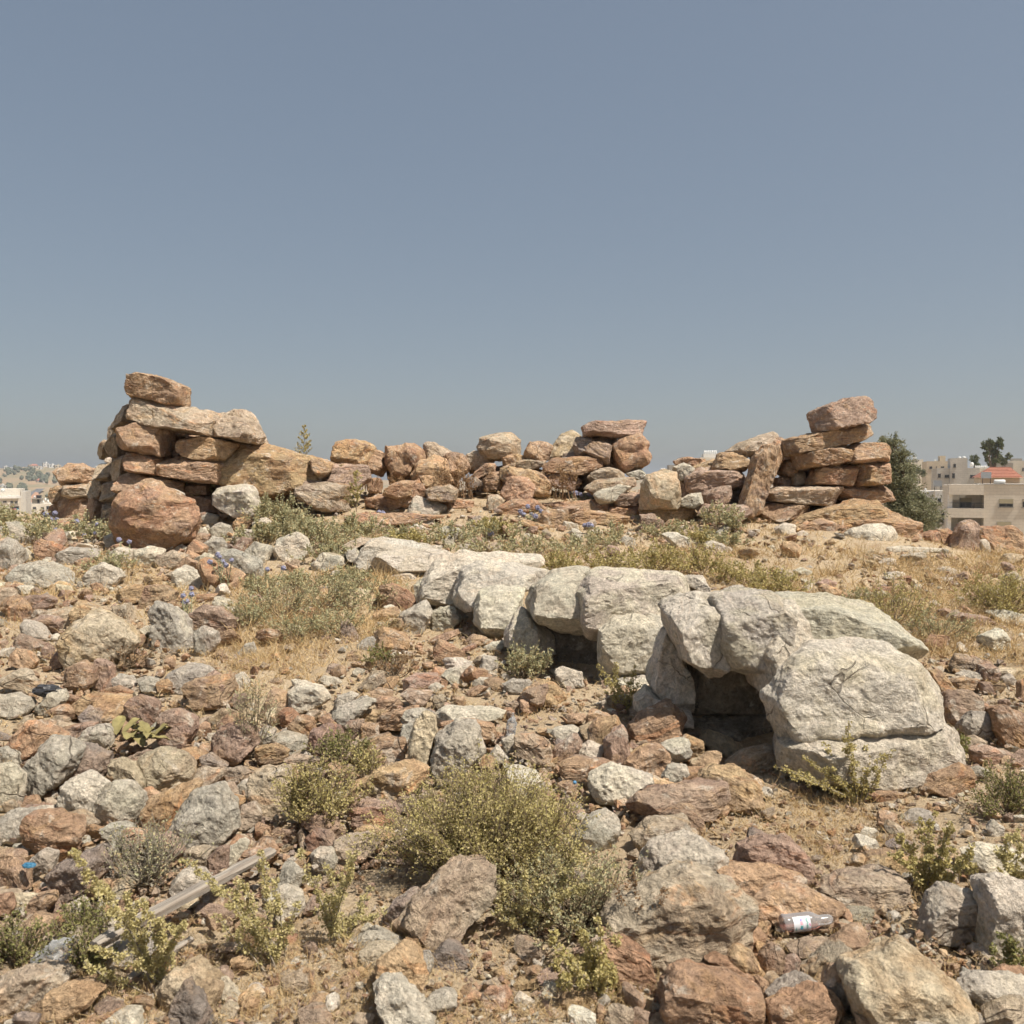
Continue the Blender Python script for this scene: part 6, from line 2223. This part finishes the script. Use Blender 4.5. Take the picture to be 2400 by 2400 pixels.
# ------------------------------------------------------------------ trees
def tree(px, ybase, ytop, wpx, d, label, seed, mat, lobes, leaf, nleaf, name='tree', base_z=None):
    """lobes: (x px, y px, rx px, ry px) foliage masses; limbs run to each lobe"""
    b = at(px, ybase, d)
    vg = Veg(seed); rng = vg.rng
    m = d / FPX
    root = empty(name, b, label, 'tree')
    tr = Veg(seed + 1)
    H = (ybase - ytop) * m
    fork = b + np.array([0, 0, .25 * H])
    tr.tube(np.stack([b - np.array([0, 0, .3]), b + np.array([.02 * H, 0, .12 * H]), fork]), .045 * H, .03 * H, 8)
    tot = sum(q[2] * q[3] for q in lobes)
    for (x, y, rx, ry) in lobes:
        c = at(x, y, d) + np.array([0, rng.normal(0, .3) * rx * m, 0])
        mid = (fork + c) / 2 + rng.normal(0, .04 * H, 3)
        tr.tube(np.stack([fork, mid, c]), .022 * H, .006 * H, 6)
        n = int(nleaf * rx * ry / tot)
        nb = max(5, n // 50)
        for k in range(nb):
            q = rng.normal(size=3); q /= np.linalg.norm(q)
            q *= rng.uniform(.25, 1.0) ** .5
            e = c + q * np.array([rx, rx, ry]) * m
            tr.tube(np.stack([c + (e - c) * .1, (c + e) / 2 + rng.normal(0, .05 * rx * m, 3), e]), .006 * H, .0018 * H, 3)
            nn = max(4, n // nb)
            P = e + rng.normal(0, 1, (nn, 3)) * np.array([rx, rx, ry * .8]) * m * .17
            vg.leaves(P, rng.normal(0, 1, (nn, 3)) + q, np.array(leaf) * rng.uniform(.6, 1.3, (nn, 1)))
    V, F = tr.stem_mesh('t')
    link('trunk', mesh_np('trunk', V - b, F), simple('bark', (.17, .13, .095), .95, .25, 10, .4), root)
    V, F, R = vg.leaf_mesh()
    link('crown', mesh_np('crown', V - b, F, False, {'rnd': R}), mat, root)
    return root


M_OLIVE = leaf_mat('grey_olive_leaf', (.21, .22, .13), (.26, .26, .165), (.30, .29, .18), .3)
M_EUC = leaf_mat('eucalyptus_leaf', (.13, .15, .08), (.17, .185, .10), (.21, .21, .12), .25)
tree(2128, 1290, 1015, 150, 23.0, 'dense grey-green tree behind the stacked wall end', 501, M_OLIVE,
     [(2088, 1060, 28, 40), (2112, 1085, 30, 30), (2106, 1110, 48, 42), (2112, 1150, 48, 45), (2140, 1200, 48, 45), (2100, 1190, 50, 50), (2150, 1235, 38, 40), (2110, 1240, 55, 45), (2070, 1045, 16, 22), (2096, 1030, 8, 22), (2060, 1100, 35, 50), (2125, 1115, 25, 20), (2150, 1185, 20, 30)],
     (.075, .028), 26000)
tree(2330, 1150, 1030, 50, 130, 'tall sparse eucalyptus above the red tile roof', 502, M_EUC,
     [(2310, 1050, 8, 14), (2318, 1040, 7, 10), (2328, 1048, 8, 12), (2342, 1042, 8, 14), (2345, 1034, 5, 8), (2336, 1058, 9, 12), (2322, 1082, 10, 12), (2333, 1075, 8, 12), (2307, 1062, 5, 8)], (.35, .16), 3600)
tree(2352, 1110, 1066, 40, 150, 'thin spreading tree right of the tall eucalyptus', 503, M_EUC, [(2345, 1075, 7, 8), (2358, 1071, 7, 6), (2350, 1082, 10, 8)], (.35, .16), 1200)
tree(2283, 1110, 1068, 25, 160, 'small round tree behind the white rooftop tanks', 504, M_EUC, [(2283, 1076, 7, 8), (2286, 1088, 8, 8)], (.35, .16), 1100)
tree(2155, 1130, 1092, 60, 170, 'dark tree below the tan house', 505, M_OLIVE, [(2148, 1104, 12, 10), (2162, 1108, 10, 10), (2138, 1108, 10, 9)], (.35, .16), 1800)
tree(2192, 1250, 1208, 40, 105, 'small dark tree at the foot of the white narrow house', 506, M_OLIVE, [(2190, 1219, 11, 8), (2200, 1226, 8, 7), (2182, 1226, 9, 8)], (.26, .12), 1400)
tree(2213, 1225, 1195, 14, 104, 'slim young tree at the corner of the white narrow house', 507, M_OLIVE, [(2213, 1208, 5, 8), (2214, 1218, 5, 6)], (.22, .10), 700)

# ------------------------------------------------------------------ labels for the loose rocks, told apart by look and by what they lie beside
MARKS = [('the big rounded shrub', 1140, 1930), ('the near arch', 1800, 1620), ('the arch opening', 1700, 1660), ('the second arch', 1440, 1480), ('the third arch', 1150, 1400), ('the farthest arch', 960, 1320),
         ('the large red boulder', 360, 1210), ('the tall wall corner', 450, 1080), ('the stacked wall end', 1990, 1080), ('the flat cap slab', 1435, 1005), ('the perched tan boulder', 1170, 1042),
         ('the bottle', 1890, 2180), ('the wooden plank', 430, 2180), ('the polygonal grey slab', 480, 1915), ('the pale yellow boulder', 240, 1495), ('the long grey block', 405, 1465),
         ('the broad-leaved plant', 325, 1725), ('the dark green tree', 2130, 1150), ('the standing stone', 2260, 1265), ('the huge pale layered boulder', 1590, 2130), ('the rust-red foreground boulder', 1660, 2330),
         ('the pitted grey boulder', 1075, 1740), ('the white jagged rock', 2140, 1785), ('the pitted white boulder', 2350, 2140), ('the two round stones', 240, 1870), ('the big tan rock', 1050, 2120),
         ('the flat-topped brown rock', 490, 1615), ('the leaning brown slab', 1780, 1120), ('the squared cream block', 760, 1160), ('the squared white block', 555, 1175), ('the bright sprig', 1380, 2260),
         ('the small shrub', 730, 1860), ('the round white boulder', 2035, 1255), ('the spreading bush at the right', 2340, 1390), ('the crumpled clear plastic', 125, 2240), ('the long whitish slab', 950, 2350)]


def label_rocks():
    from collections import defaultdict
    used = defaultdict(list)
    for r in ROCKS:
        o = r['o']
        big = math.sqrt(r['w'] * r['h'])
        nm = 'boulder' if big > 95 else 'rock' if big > 48 else 'stone'
        o.name = nm; o.data.name = nm
        o['category'] = 'boulder' if nm == 'boulder' else 'rock' if nm == 'rock' else 'stone'
        o['group'] = 'loose ' + nm + 's on the slope'
        if r['named']: continue
        a = r['w'] / max(r['h'], 1)
        shape = 'flat' if a > 2.1 else 'long' if a > 1.6 else 'upright' if a < .8 else 'blocky' if r['kind'] in 'pvrb' else 'rounded' if r['kind'] in 'gw' else 'angular'
        size = 'large' if big > 95 else '' if big > 62 else 'small' if big > 34 else 'very small'
        best = sorted(((r['x'] - mx) ** 2 + 1.6 * (r['y'] - my) ** 2, m, mx, my) for m, mx, my in MARKS)[0]
        dx, dy = r['x'] - best[2], r['y'] - best[3]
        if abs(dx) > abs(dy) * 1.1: rel = 'right of' if dx > 0 else 'left of'
        else: rel = 'in front of' if dy > 0 else 'behind'
        key = f"{size} {shape} {CWORD[r['kind']]} {nm}".strip()
        used[(key, rel, best[1])].append((best[0], r))
    order = ['nearest', 'second nearest', 'third nearest', 'fourth nearest', 'fifth nearest', 'sixth nearest']
    for (key, rel, mk), L in used.items():
        L.sort(key=lambda q: q[0])
        for k, (dd, r) in enumerate(L):
            if len(L) == 1: t = f'{key} {rel} {mk}'
            else: t = f'{key} {rel} {mk}, {order[min(k, 5)]}'
            r['o']['label'] = t


label_rocks()

# ------------------------------------------------------------------ the summer haze over the valley
HAZE = 0.00030
if HAZE:
    v, f = box_np(7600, 5700, 122, (0, 2600, -11))
    n = NT('haze_air')
    n.t.nodes.remove(n.b)
    pv = n.t.nodes.new('ShaderNodeVolumePrincipled')
    pv.inputs['Color'].default_value = (.80, .85, .93, 1)
    pv.inputs['Density'].default_value = HAZE
    pv.inputs['Anisotropy'].default_value = .3
    n.t.links.new(pv.outputs[0], n.out.inputs['Volume'])
    link('haze', mesh_np('haze', v, f, False), n.m, None, (0, 0, 0), 'thin summer haze over the valley and slope', 'haze', None, 'stuff')
